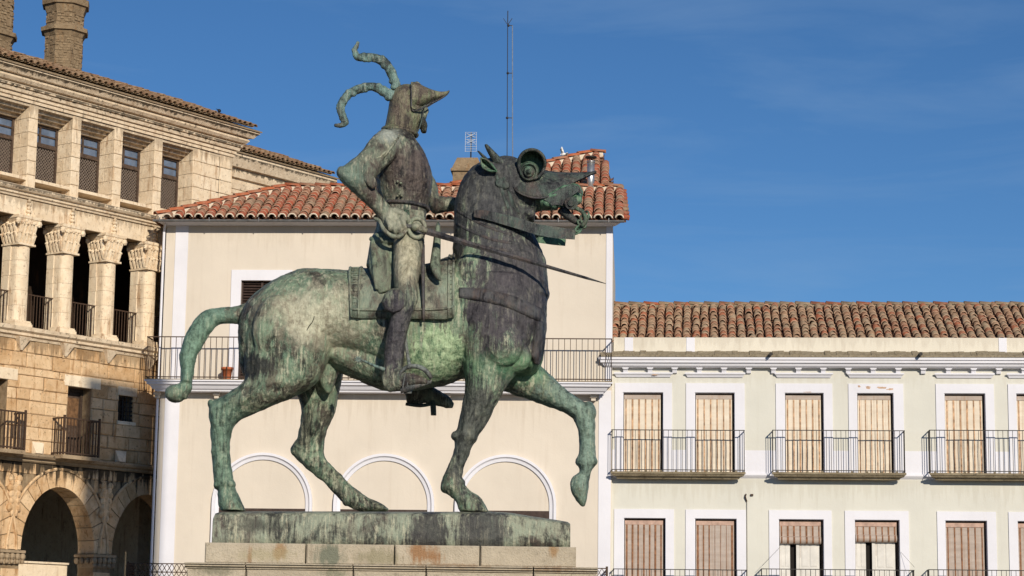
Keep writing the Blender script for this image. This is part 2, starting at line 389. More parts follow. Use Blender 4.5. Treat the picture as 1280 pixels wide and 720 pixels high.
# ------------------------------------------------------------------ right house (pale green)
def build_right():
    F = RIG; q = F.q
    B = thing('townhouse', 'pale green townhouse with white window surrounds, reed blinds and iron balconies', 'house', F.O, F.a)
    U0_, U1_ = 0.0, q(1420, 500)[0]
    zt = q(1000, 446)[1]
    ups = [(768.5, 840, 778.5, 829), (857.5, 931, 868.5, 918.5), (970, 1041, 981, 1030), (1061, 1130, 1071.5, 1117.5), (1170.5, 1243.5, 1181, 1232.5), (1261, 1334, 1271, 1322)]
    lows = [(767.5, 842.5, 779.5, 832), (857, 932.5, 868.5, 921), (961.5, 1040, 973.5, 1030), (1056.5, 1136.5, 1068.5, 1125), (1172, 1246, 1182, 1234.5), (1261.5, 1336, 1272.5, 1325)]
    zb_u = q(1000, 591)[1]; zt_u = q(1000, 491)[1]; zo_u = q(1000, 479.5)[1]
    zt_l = q(1000, 649)[1]; zo_l = q(1000, 638)[1]; zb_l = zt_l-(zt_u-zb_u)
    wins = []
    for (row, y, zt_, zo_, zb_) in ((ups, 540, zt_u, zo_u, zb_u), (lows, 690, zt_l, zo_l, zb_l)):
        for w in row: wins.append((q(w[0], y)[0], q(w[1], y)[0], q(w[2], y)[0], q(w[3], y)[0], zb_, zt_, zo_))
    mb = MB(); wall_sheet(mb, U0_, U1_, 0, zt, 0, [(w[2], w[3], w[4], w[5]) for w in wins], .24)
    mb.quad((U1_, 0, 0), (U1_, 9, 0), (U1_, 9, zt), (U1_, 0, zt)); mb.quad((U0_, 9, 0), (U0_, 9, zt), (U1_, 9, zt), (U1_, 9, 0)); mb.quad((U0_, 0, 0), (U0_, 0, zt), (U0_, 9, zt), (U0_, 9, 0))
    wall = mb.build('wall', 'green', B)
    # white dado between the balconies
    z1 = q(950, 563)[1]; zz = q(950, 592)[1]
    cuts = sorted((w[0], w[1]) for w in wins[:6]); u_ = U0_+.02
    for (c0, c1) in cuts+[(U1_, U1_)]:
        if c0-u_ > .02:
            mb = MB(); mb.box(u_, c0-.002, -.006, .0, zz, z1); mb.build('dado', 'white', B)
        u_ = c1+.002
    mb = MB(); mb.extrude_u([(0, zz), (-.06, zz), (-.07, zz-.05), (-.03, zz-.1), (0, zz-.13)], U0_+.02, U1_); mb.build('string_course', 'white', B)
    zl1 = q(1000, 466.5)[1]
    for i, w in enumerate(wins):
        o0, o1, a, b, zb, zt_, zo = w
        s = MB()
        for (x0, x1, y0, y1) in ((o0, a, zb, zo), (b, o1, zb, zo), (a, b, zt_, zo)): s.box(x0, x1, -.028, .0, y0, y1)
        # reveal lining
        s.box(a, a+.012, 0, .2, zb, zt_); s.box(b-.012, b, 0, .2, zb, zt_); s.box(a+.012, b-.012, 0, .2, zt_-.012, zt_)
        win = s.build('window', 'white', B)
        f = MB(); vv = .20
        f.box(a+.012, a+.05, vv-.03, vv+.03, zb, zt_-.012); f.box(b-.075, b-.012, vv-.035, vv+.03, zb, zt_-.012); f.box(a+.05, b-.075, vv-.03, vv+.03, zt_-.1, zt_-.012); f.box(a+.05, b-.075, vv+.04, vv+.06, zb, zt_-.1, 1)
        f.build('frame', ['wood', 'dark'], win)
        bl = MB(); upper = i < 6; ba, bb = a+.03, b-.07; half = i in (8, 9)
        ztop = zt_-.06
        zbot = zb+.02
        if half: zbot = q(1000, 671 if i == 8 else 668)[1]
        head = .11
        bl.box(ba, bb, .10, .13, ztop-head, ztop, 2)
        nx, nz = 10, 24
        def srf(u, z):
            k = (u-ba)/(bb-ba); h = (ztop-z)/2.2
            return .115-.02*math.sin(k*math.pi)*h+.006*math.sin(z*9+i)
        o = len(bl.v)
        for jz in range(nz+1):
            z = ztop-head+(zbot-ztop+head)*jz/nz
            for jx in range(nx+1):
                u = ba+(bb-ba)*jx/nx; bl.v.append((u, srf(u, z), z))
        for jz in range(nz):
            for jx in range(nx):
                k = o+jz*(nx+1)+jx; bl.f.append((k, k+nx+1, k+nx+2, k+1)); bl.m.append(0)
        if half:
            rz = zbot-.09
            bl.tube([(ba, .09, rz), (bb, .09, rz)], .10, 14, 0)
            bl.tube([((ba+bb)/2-.003, .09, rz-.1), ((ba+bb)/2-.003, .09, rz-.45)], .004, 4, 1)
        ncord = 7 if (bb-ba) > 1 else 6
        random.seed(i*3+1)
        for c in range(ncord):
            if i == 7 and c in (3, 4, 5): wdt = .006
            elif i == 3: wdt = .012
            else: wdt = random.uniform(.016, .026)
            u = ba+.05+(bb-ba-.1)*c/(ncord-1)
            zs = [ztop-head+(zbot-ztop+head)*j/8 for j in range(9)]
            for z1_, z2_ in zip(zs, zs[1:]):
                bl.quad((u-wdt, srf(u, z1_)-.008, z1_), (u-wdt, srf(u, z2_)-.008, z2_), (u+wdt, srf(u, z2_)-.008, z2_), (u+wdt, srf(u, z1_)-.008, z1_), 1)
            if half:
                for kk in range(8):
                    a1 = -math.pi*.6*kk/8-math.pi*.7; a2 = -math.pi*.6*(kk+1)/8-math.pi*.7
                    p = lambda aa: (.09+math.cos(aa)*.106, rz+math.sin(aa)*.106)
                    (v1, w1), (v2, w2) = p(a1), p(a2); bl.quad((u-wdt, v1, w1), (u-wdt, v2, w2), (u+wdt, v2, w2), (u+wdt, v1, w1), 1)
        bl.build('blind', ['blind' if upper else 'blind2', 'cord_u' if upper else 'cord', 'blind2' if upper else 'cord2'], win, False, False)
        if half:
            d = MB(); w_ = bb-ba
            for (x0, x1) in ((ba+.0, ba+w_*.25), (ba+w_*.48, ba+w_*.96)):
                d.box(x0, x1, .155, .175, zb, zt_-.1)
                pw = (x1-x0)
                for (zz0, zz1) in ((zb+.15, zb+.8), (zb+.9, zb+1.55)):
                    for (c0, c1) in ((x0+pw*.12, x0+pw*.46), (x0+pw*.54, x0+pw*.88)):
                        d.box(c0, c1, .143, .155, zz0, zz1)
            d.box(ba+w_*.40, ba+w_*.475, .12, .16, zb, zt_-.1)
            d.build('door', 'door', win)
        if upper:      # hood mould over the surround
            h = MB(); e0, e1 = o0-.03, o1+.02
            h.extrude_u([(0, zl1), (-.10, zl1), (-.10, zl1-.035), (-.06, zl1-.07), (-.035, zl1-.12), (0, zl1-.12)], e0+.1, e1-.1, 0, 1, 1)
            h.build('hood_mould', 'white', win)
    # bare patches where the paint has flaked, and stay wires of the half raised blinds
    random.seed(11)
    for (cx_, cy_, rx_, ry_) in ((1102, 484.5, 7, 1.6), (1085, 484, 4, 2.2), (1074, 483, 2, 1.4), (1113, 486.5, 5, 1.3), (1010, 490, 6, .6), (818, 468.5, 5, .8)):
        m_ = MB(); pts = []
        vv_ = -.0295 if cy_ > 475 else -.1015
        for k in range(14):
            a = 2*math.pi*k/14; rr_ = random.uniform(.55, 1.15); u_, z_ = q(cx_+math.cos(a)*rx_*rr_, cy_+math.sin(a)*ry_*rr_, vv_); pts.append((u_, vv_, z_))
        m_.add(pts, [tuple(range(14))]); m_.build('flaked_paint', 'flake', B)
    for (x0, y0, x1, y1) in ((975, 684, 953, 707), (1126, 690, 1143, 709)):
        m_ = MB(); a_ = q(x0, y0, -.05); b_ = q(x1, y1, -.4); m_.tube([(a_[0], -.05, a_[1]), (b_[0], -.4, b_[1])], .004, 4); m_.build('stay_wire', 'iron', B)
    # balconies
    bal = [(762, 932, 589, 599, 537), (964, 1133, 590, 600, 537.5), (1161, 1330, 591, 601, 537.5), (764, 935, 764, 774, 711), (950, 1145, 764, 774, 711), (1160, 1340, 765, 775, 712)]
    dz = None
    for i, (x0, x1, ys, yb, yr) in enumerate(bal):
        vo = -.42
        a, z1 = q(x0+1, ys, vo); b, _ = q(x1, ys, vo); zr = q(x0, yr, vo)[1]
        if i >= 3: z1 = zr-1.12
        s = MB(); s.extrude_u(slab_profile(vo, z1-.18, z1), a-vo, b+vo, 0, 1, 1)
        for c in range(9):
            uu = a+(b-a)*(c+.3)/9; s.box(uu, uu+.06, vo-.012, vo+.03, z1, z1+.03)
        sb = s.build('balcony', 'slab', B)
        r = MB(); railing(r, a+.03, b-.03, vo+.04, 0, z1, zr, .125, .009); r.build('railing', 'iron', sb)
    # parapet, cornice
    vp = -.05
    zc1 = q(1000, 422, vp)[1]; zc0 = q(1000, 444, vp)[1]
    u0p = q(767, 430, vp)[0]
    p = MB(); p.box(u0p, U1_, vp, .3, zc0, zc1); par = p.build('parapet', 'cream2', B)
    for x0, x1 in ((781, 791.5), (858, 868.5), (1248, 1258)):
        p = MB(); p.box(q(x0, 430)[0], q(x1, 430)[0], vp-.015, vp, zc0, zc1-.004); p.build('pilaster_strip', 'white', par)
    c = MB(); zk = zc0; vo = -.34; hh = q(1000, 447, vo)[1]-q(1000, 459, vo)[1]
    zk = q(1000, 446.5, vo)[1]
    c.extrude_u([(0, zk), (vo, zk), (vo, zk-hh*.25), (vo*.88, zk-hh*.3), (vo*.86, zk-hh*.55), (vo*.7, zk-hh*.62), (vo*.62, zk-hh*.85), (vo*.45, zk-hh), (0, zk-hh)], 0, U1_, 0, 0, 1)
    cor = c.build('cornice', 'white', B)
    mo = MB()
    n = 90
    for i in range(n):
        a = U1_*i/n-.3*(i == 0); b = U1_*(i+1)/n; zz = zk+.075+random.uniform(-.015, .02)
        mo.add([(a, vo-.02, zk+.004), (b, vo-.02, zk+.004), (b, vo-.02, zz-.02), (a, vo-.02, zz-.02), (a, vp, zk+.004), (b, vp, zk+.004), (b, vp, zz+.12), (a, vp, zz+.12)], [(0, 1, 2, 3), (3, 2, 6, 7), (0, 3, 7, 4), (1, 5, 6, 2)])
    mo.build('weathering', 'moss', cor)
    uu0 = q(782, 460)[0]; du = q(1000, 460)[0]-q(969, 460)[0]; i = 0
    while uu0+du*i < U1_:
        d = MB(); u = uu0+du*i; zt2 = zk-hh+.002
        d.extrude_u([(0, zt2), (vo*.42, zt2), (vo*.42, zt2-.05), (vo*.3, zt2-.06), (vo*.22, zt2-.14), (0, zt2-.15)], u-.06, u+.06)
        d.box(u-.085, u+.085, vo*.44, 0, zt2-.03, zt2-.002)
        d.build('modillion', 'white', cor); i += 1
    # spouts and the conduit
    for x in (963, 1150):
        a, z = q(x, 442, -.3); d = MB(); d.tube([(a, .1, z), (a, -.55, z-.04)], .045, 10); d.build('waterspout', 'iron', B)
    d = MB(); a, z = q(933.5, 627); d.tube([(a, -.03, z), (a, -.03, 0)], .006, 5); d.tube([(a, -.03, z), (a-.04, -.06, z+.12), (a-.02, -.05, z+.2)], .02, 5); d.box(a+.1, a+.17, -.05, 0, z+.15, z+.2); d.build('conduit', 'rustiron', B)
    # roof behind the parapet
    z0 = zc1-.25; pitch = R(25)
    v0 = .3; e = (z0)
    slope_len = 4.2
    # find the ridge: the slope length whose top shows at y=383
    for k in range(10, 120):
        s = k*.05
        u, z = q(1000, 383, v0+s*math.cos(pitch))
        if z0+s*math.sin(pitch) >= z: slope_len = s; break
    tl = tile_mesh('roof_tile', ['tile_r', 'rim'], .2, .42, 6, .84, .024, .09)
    poly = [(-.1, 0), (U1_, 0), (U1_+.1, slope_len), (-.1, slope_len)]
    ulim = q(1290, 400)[0]
    roof, P = tile_roof(B, (v0, z0), pitch, poly, .248, .305, ['tile_r'], tl, 300, skip=lambda u, s: u > ulim, wob=1.5)
    rt = tile_mesh('ridge_tile', ['tile_r'], .26, .46, 6, .9, .016, .10)
    ridge_row(roof, [P(-.1, slope_len-.05, .03), P(U1_, slope_len-.05, .03)], rt, .42, .0)
    rm = MB(); rm.tube([P(-.1, slope_len-.05, .0), P(U1_, slope_len-.05, .0)], .12, 8); rm.build('ridge_mortar', 'moss', roof)
    bk = MB(); top = P(0, slope_len); bk.add([(0, top.y, top.z-.02), (U1_, top.y, top.z-.02), (U1_, 9, zt), (0, 9, zt)], [(0, 1, 2, 3)]); bk.build('rear_roof', 'pan', B)
    bk = MB(); bk.add([(U1_, .3, zt), (U1_, top.y, top.z-.05), (U1_, 9, zt)], [(0, 1, 2)]); bk.build('gable', 'green', B)
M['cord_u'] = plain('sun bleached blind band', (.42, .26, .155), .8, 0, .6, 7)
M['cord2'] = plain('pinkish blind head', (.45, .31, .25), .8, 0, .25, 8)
build_right()

# ------------------------------------------------------------------ middle house (cream)
def build_center():
    F = CEN; q = F.q
    B = thing('corner_house', 'cream house with white corner strips, three blind arches and a long balcony behind the statue', 'house', F.O, F.a)
    uL = q(196, 600)[0]; uR = q(764.5, 600)[0]
    zt = q(500, 281)[1]
    wo = [(289.5, 365.5, 302, 353)]
    z_b = q(300, 474, -.6)[1]; z_t = q(300, 350.5)[1]; z_o = q(300, 337.5)[1]
    z_b = q(300, 480)[1]
    u_o0, u_o1, u_a, u_b = [q(x, 345)[0] for x in wo[0]]
    # second window hidden behind the rider, same spacing as the arches
    sh = q(480, 345)[0]-q(328, 345)[0]
    holes = [(u_a, u_b, z_b, z_t), (u_a+2*sh, u_b+2*sh, z_b, z_t)]
    holes = holes[:1]
    arch = []
    zsp = q(480, 630.5)[1]; ro = q(543, 630)[0]-q(480, 630)[0]; ri = ro*.865; zdark = q(480, 637)[1]
    for x in (328, 480, 632): arch.append(q(x, 630)[0])
    mb = MB(); wall_sheet(mb, uL, uR, 0, zt, 0, holes, .25)
    mb.quad((uL, 0, 0), (uL, 0, zt), (uL, 10, zt), (uL, 10, 0)); mb.quad((uR, 0, 0), (uR, 10, 0), (uR, 10, zt), (uR, 0, zt))
    wall = mb.build('wall', 'cream', B)
    for a0, a1, y0, y1 in ((216.5, 232.5, 281, 476), (202.5, 221, 488, 802), (757.5, 774, 281, 420), (757.5, 774, 420, 476), (748, 763.5, 488, 802)):
        if y0 == 420: continue
        yy = (y0+min(y1, 720))/2
        if y0 == 281 and a0 > 700: y1 = 476; yy = 380
        p = MB(); ua, ub = q(a0, yy)[0], q(a1, yy)[0]; ub = min(ub, uR-.004)
        p.box(ua, ub, -.022, 0, max(0, q(a0, y1)[1]) if y1 < 800 else 0, q(a0, y0)[1]-.002); p.build('corner_strip', 'white', B)
    for a in arch:
        s = MB(); n = 28
        prof = [(ri, -.0), (ri, -.045), (ri+.05*ro, -.06), (ro*.93, -.07), (ro*.95, -.12), (ro, -.12), (ro, 0)]
        path = [(a-0, 0, 0)]
        rings = []
        rings.append([(a-r, v, 0) for r, v in prof])
        for i in range(n+1):
            t = math.pi-math.pi*i/n; rings.append([(a+math.cos(t)*r, v, zsp+math.sin(t)*r) for r, v in prof])
        rings.append([(a+r, v, 0) for r, v in prof])
        k = len(prof); vs = [p for r in rings for p in r]; fs = []
        for i in range(len(rings)-1):
            for j in range(k-1): fs.append((i*k+j, i*k+j+1, (i+1)*k+j+1, (i+1)*k+j))
        s.add(vs, fs); ar = s.build('arch', 'white', B)
        d = MB(); d.box(a-ri+.003, a+ri-.003, -.02, 0, .0, zdark); d.box(a-.012, a+.012, -.03, -.02, 0, zdark); d.box(a-ri+.003, a+ri-.003, -.03, -.02, zdark-.28, zdark-.24)
        d.build('door', 'shutter', ar)
    # window with slatted shutter
    for (a, b, zb, zt_) in holes:
        s = MB(); m0 = u_a-u_o0
        for (x0, x1, y0, y1) in ((a-m0, a, zb, z_o), (b, b+m0, zb, z_o), (a, b, zt_, z_o)): s.box(x0, x1, -.03, 0, y0, y1)
        win = s.build('window', 'white', B)
        f = MB(); f.box(a, b, .2, .22, zb, zt_, 0)
        z = zb+.05
        while z < zt_-.04:
            f.add([(a+.04, .10, z), (b-.04, .10, z), (b-.04, .17, z+.06), (a+.04, .17, z+.06)], [(0, 1, 2, 3)]); z += .075
        f.box(a, a+.04, .08, .2, zb, zt_); f.box(b-.04, b, .08, .2, zb, zt_); f.box((a+b)/2-.03, (a+b)/2+.03, .085, .19, zb, zt_)
        f.build('shutter', 'shutter', win, fix=False)
    # balconies: long one with plain bars, lower one with lattice
    vo = -.62
    a, z1 = q(180, 474.5, vo); b, z1b = q(766, 477.5, vo); z1 = (z1+z1b)/2; zr = (q(300, 422, vo)[1]+q(700, 422, vo)[1])/2
    s = MB(); dz = .28
    s.extrude_u([(0, z1), (vo, z1), (vo, z1-.035), (vo*.93, z1-.04), (vo*.9, z1-.11), (vo*.8, z1-.13), (vo*.7, z1-.22), (vo*.62, z1-.24), (vo*.6, z1-dz), (0, z1-dz)], a-vo, b+vo, 0, 1, 1)
    s.box(a+.02, b-.02, vo+.03, 0, z1, z1+.03, 1)
    sb = s.build('balcony', ['white', 'moss'], B)
    r = MB(); railing(r, a+.04, b-.04, vo+.06, 0, z1+.03, zr, .155); r.build('railing', 'rustiron', sb)
    for x in (198, 272, 420, 560, 742):
        k = MB(); u = q(x, 490)[0]; k.box(u-.09, u+.09, -.2, 0, z1-dz-.08, z1-dz); k.box(u-.06, u+.06, -.15, 0, z1-dz-.16, z1-dz-.08); k.build('bracket', 'cream', sb)
    pot_u, _ = q(284, 468, vo+.3)
    POT.append((F.W(pot_u, vo+.3, z1+.03)))
    vo2 = -.8; a2, _ = q(158, 706, vo2); b2, _ = q(760, 706, vo2); zr2 = q(300, 705.5, vo2)[1]; zs2 = zr2-1.1
    s = MB(); s.extrude_u(slab_profile(vo2, zs2-.3, zs2), a2-vo2, b2+vo2, 0, 1, 1); sb2 = s.build('balcony', 'white', B)
    r = MB()
    for (p0, p1) in (((a2+.03, vo2+.05), (b2-.03, vo2+.05)), ((a2+.03, vo2+.05), (a2+.03, 0)), ((b2-.03, vo2+.05), (b2-.03, 0))):
        P0 = Vector((*p0, 0)); P1 = Vector((*p1, 0)); L = (P1-P0).length; n = max(2, round(L/.13)); d = (P1-P0)/n
        for zz in (zr2, zr2-.22, zs2+.05): r.tube([P0+Vector((0, 0, zz)), P1+Vector((0, 0, zz))], .018, 4)
        for i in range(n):
            c0, c1 = P0+d*i, P0+d*(i+1)
            for (za, zb_) in ((zr2-.22, zr2), (zr2-.44, zr2-.22), (zr2-.66, zr2-.44)):
                r.tube([c0+Vector((0, 0, za)), c1+Vector((0, 0, zb_))], .011, 4, 0, False); r.tube([c0+Vector((0, 0, zb_)), c1+Vector((0, 0, za))], .011, 4, 0, False)
            r.box(c0.x-.008, c0.x+.008, c0.y-.008, c0.y+.008, zs2, zr2-.66)
    for cx in (a2+.03, b2-.03): r.box(cx-.03, cx+.03, vo2+.02, vo2+.08, zs2, zr2+.05)
    r.build('railing', 'rustiron', sb2)
    # drainpipe at the left corner
    d = MB(); ud = uL-.06; d.tube([(ud, -.02, 0), (ud, -.02, zt-.2), (ud+.05, -.15, zt)], .035, 8); d.build('drainpipe', 'white', B)
    # eaves, gutter
    ve = -.42; ue0, ue1 = q(201, 277, ve)[0], q(778, 281, ve)[0]
    e = MB(); e.extrude_u([(0, zt-.04), (-.08, zt-.03), (-.22, zt+.03), (-.22, zt+.1), (0, zt+.1)], uL, uR, 0, 1, 1); e.build('eaves_moulding', 'white', B)
    gz = q(500, 275, ve-.08)[1]
    gt = MB(); n = 8; prof = [(ve-.06+math.cos(math.pi+math.pi*i/n)*.055, gz+math.sin(math.pi+math.pi*i/n)*.06) for i in range(n+1)]
    prof += [(ve-.06+math.cos(math.pi+math.pi*i/n)*.05, gz+math.sin(math.pi+math.pi*i/n)*.053) for i in range(n, -1, -1)]
    gt.extrude_u(prof, ue0-.2, ue1+.05)
    u = ue0
    while u < ue1: gt.box(u-.012, u+.012, ve-.145, ve-.13, gz-.06, gz+.05); u += 1.35
    gt.build('gutter', 'zinc', B)
    # lower roof slope
    pitch = R(27); v0 = ve; z0 = gz+.02
    def S(x, y):       # pixel -> (u, s) on the roof plane
        d = ray(x, y); P0 = F.W(0, v0, z0); nrm = (F.inn*(-math.sin(pitch))+Vector((0, 0, math.cos(pitch))))
        t = (P0-CAM).dot(nrm)/d.dot(nrm); p = CAM+d*t-P0
        return p.dot(F.d), p.dot(F.inn*math.cos(pitch)+Vector((0, 0, math.sin(pitch))))
    sr = S(400, 240)[1]; sr2 = S(700, 236)[1]; sr = (sr+sr2)/2
    pl = S(355, 240)[0]; rr = S(774, 236)[0]
    poly = [(ue0-.25, 0), (ue1+.1, 0), (rr+.1, sr), (pl, sr)]
    tl = tile_mesh('roof_tile', ['tile_c', 'rim'], .235, .46, 6, .86, .024, .1)
    tm = tile_mesh('roof_tile', ['tile_c', 'mortar'], .245, .46, 6, .86, .04, .11, True)
    roof, P = tile_roof(B, (v0, z0), pitch, poly, .285, .285, ['tile_c'], tl, 300, mortar_tile=tm)
    rt = tile_mesh('ridge_tile', ['ridge', 'mortar'], .22, .46, 6, .9, .016, .09)
    ridge_row(roof, [P(ue0-.15, .02, .06), P(pl, sr, .06)], rt); ridge_row(roof, [P(pl, sr, .06), P(rr, sr, .06)], rt)
    ms = MB(); ms.tube([P(ue0-.1, .04, .03), P(pl, sr, .03), P(rr, sr, .03)], .1, 6); ms.build('ridge_mortar', 'mortar', roof)
    # hip slope on the left, and the upper roof at the right
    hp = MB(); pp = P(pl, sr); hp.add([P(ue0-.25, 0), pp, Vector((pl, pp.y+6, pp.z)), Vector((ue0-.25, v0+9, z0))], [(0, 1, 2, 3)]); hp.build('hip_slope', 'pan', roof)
    # upper roof: steeper block standing behind the ridge
    vr = P(0, sr).y; zr_ = P(0, sr).z
    def S2(x, y, pit):
        d = ray(x, y); P0 = F.W(0, vr, zr_-.05); nrm = (F.inn*(-math.sin(pit))+Vector((0, 0, math.cos(pit))))
        t = (P0-CAM).dot(nrm)/d.dot(nrm); p = CAM+d*t-P0
        return p.dot(F.d), p.dot(F.inn*math.cos(pit)+Vector((0, 0, math.sin(pit))))
    pit = R(32); p2 = [S2(x, y, pit) for x, y in ((548, 240), (769, 237), (754, 195), (738, 195))]
    p2[0] = (p2[0][0], 0); p2[1] = (p2[1][0], 0)
    r2, P2 = tile_roof(B, (vr, zr_-.05), pit, p2, .285, .285, ['tile_c'], tl, 150)
    ridge_row(r2, [P2(*p2[0], .06), P2(*p2[3], .06)], rt); ridge_row(r2, [P2(*p2[3], .06), P2(*p2[2], .06)], rt)
    ms = MB(); ms.tube([P2(*p2[0], .02), P2(*p2[3], .02), P2(*p2[2], .02)], .11, 6); ms.build('ridge_mortar', 'mortar', r2)
    ms = MB(); a_, b_, c_ = P2(*p2[1]), P2(*p2[2]), P2(*p2[0]); d_ = P2(*p2[3])
    ms.add([a_, b_, d_, c_, Vector((a_.x, a_.y+5, a_.z)), Vector((b_.x, b_.y+2, b_.z)), Vector((d_.x, d_.y+2, d_.z)), Vector((c_.x, c_.y+5, c_.z))], [(0, 4, 5, 1), (1, 5, 6, 2), (2, 6, 7, 3)]); ms.build('roof_back', 'pan', r2)
    # verge tile ends at the right
    vg = MB(); n = 8
    for i in range(n):
        p = P(ue1+.06+(rr-ue1)*i/n, sr*(i+.5)/n, .03); vg.tube([p+Vector((-.1, 0, .02)), p+Vector((.13, 0, -.02))], .075, 7)
    vg.build('verge_tiles', 'tile_c', roof, True)
    # masonry chimney and steel flue
    vch = vr+1.0
    c0, zc = q(565, 196, vch); c1, _ = q(603, 196, vch); zb = zr_-.2
    c = MB(); c.box(c0+.03, c1-.03, vch, vch+.8, zb, zc-.42); c.box(c0-.03, c1+.03, vch-.06, vch+.86, zc-.42, zc-.34)
    c.add([(c0, vch-.02, zc-.34), (c1, vch-.02, zc-.34), (c1, vch+.82, zc-.34), (c0, vch+.82, zc-.34), (c0+.14, vch+.1, zc), (c1-.14, vch+.1, zc), (c1-.14, vch+.7, zc), (c0+.14, vch+.7, zc)], [(0, 1, 5, 4), (1, 2, 6, 5), (2, 3, 7, 6), (3, 0, 4, 7), (4, 5, 6, 7)])
    c.build('chimney', 'chim', B)
    fu, fz = q(738.5, 234, vr+.05); ft = q(738.5, 199, vr+.05)[1]
    c = MB(); c.tube([(fu, vr-.05, fz-.3), (fu, vr-.05, ft-.1)], .105, 14)
    for k in range(6):
        a = k*math.pi/3; c.box(fu+math.cos(a)*.09-.008, fu+math.cos(a)*.09+.008, vr-.05+math.sin(a)*.09-.008, vr-.05+math.sin(a)*.09+.008, ft-.1, ft+.02, 1)
    c.tube([(fu, vr-.05, ft-.12), (fu, vr-.05, ft-.08)], .12, 14, 0)
    c.tube([(fu, vr-.05, ft+.01), (fu, vr-.05, ft+.05), (fu, vr-.05, ft+.07)], [.17, .16, .03], 14, 1)
    c.build('flue', ['steel', 'iron'], B, True)
    # aerials
    ub, zb_ = q(588.5, 198, vch+.3); za = q(588, 166, vch+.3)[1]
    A = thing('television_aerial', 'spiky grid television aerial on the masonry chimney', 'aerial', F.W(ub, vch+.3, zb_-.12), F.a)
    h = za-zb_+.12; a = MB(); a.tube([(0, 0, 0), (0, 0, h)], .022, 6); a.build('mast', 'iron', A)
    a = MB()
    for xx in (-.16, 0, .16): a.tube([(xx, -.06, h*.35), (xx, -.06, h)], .007, 4)
    for k in range(9): a.tube([(-.17, -.06, h*.36+h*.64*k/8), (.17, -.06, h*.36+h*.64*k/8)], .006, 4)
    for k in (0, 1): a.tube([(-.12, -.1, h*(.62+.2*k)), (.12, -.1, h*(.75+.2*k))], .012, 4); a.tube([(.12, -.1, h*(.62+.2*k)), (-.12, -.1, h*(.75+.2*k))], .012, 4)
    a.build('reflector_grid', 'steel', A)
    um, zm = q(641, 232, vr+1.5); zt_m = q(636, 32, vr+1.5)[1]
    A = thing('lightning_mast', 'tall thin white mast with a spiked rod, rising above the roof', 'mast', F.W(um, vr+1.5, zm), F.a)
    h = zt_m-zm; a = MB(); a.tube([(0, 0, 0), (-.03, 0, h*.35), (-.07, 0, h)], .017, 6); a.build('pole', 'steel', A)
    a = MB(); xo = -.19
    a.tube([(xo+.02, 0, 0), (xo-.02, 0, h+.1)], .012, 5); a.tube([(xo-.02, 0, h+.1), (xo-.02, 0, h+.45)], .014, 5)
    for k in (.42, .7, 1.0): a.tube([(xo, 0, h*k), (-.03-.03*k, 0, h*k)], .014, 4); a.blob((xo, 0, h*k), (.04, .04, .04))
    for k in (-1, 1): a.tube([(xo-.02, 0, h+.02), (xo-.02+k*.13, 0, h+.22)], .01, 4)
    a.build('lightning_rod', 'iron', A)
POT = []
def _wall_drips():
    zt = CEN.q(500, 281)[1]; zb = CEN.q(500, 489)[1]
    drips('cream', [(zt, .9, .16), (zb, 1.1, .2)], (.40, .33, .25))
    zr = RIG.q(1000, 600)[1]; zc = RIG.q(1000, 462)[1]; drips('green', [(zr, .8, .2), (zc, .7, .15)], (.40, .36, .28))
    drips('cream2', [(RIG.q(1000, 422)[1], .4, .18)], (.32, .26, .2))
_wall_drips()
build_center()
def flower_pot(p):
    o = MB(); prof = [(.10, 0), (.135, .27), (.16, .27), (.165, .34), (.14, .34), (.13, .27), (0, .26)]; n = 16
    vs = [(math.cos(2*math.pi*k/n)*r, math.sin(2*math.pi*k/n)*r, z) for r, z in prof for k in range(n)]
    fs = [(i*n+k, i*n+(k+1) % n, (i+1)*n+(k+1) % n, (i+1)*n+k) for i in range(len(prof)-1) for k in range(n)]
    o.add(vs, fs); r = o.build('flower_pot', 'terra', None, True); r.location = p
    tag(r, 'small terracotta flower pot on the long balcony beside the tail of the bronze horse', 'flower pot')
flower_pot(POT[0])

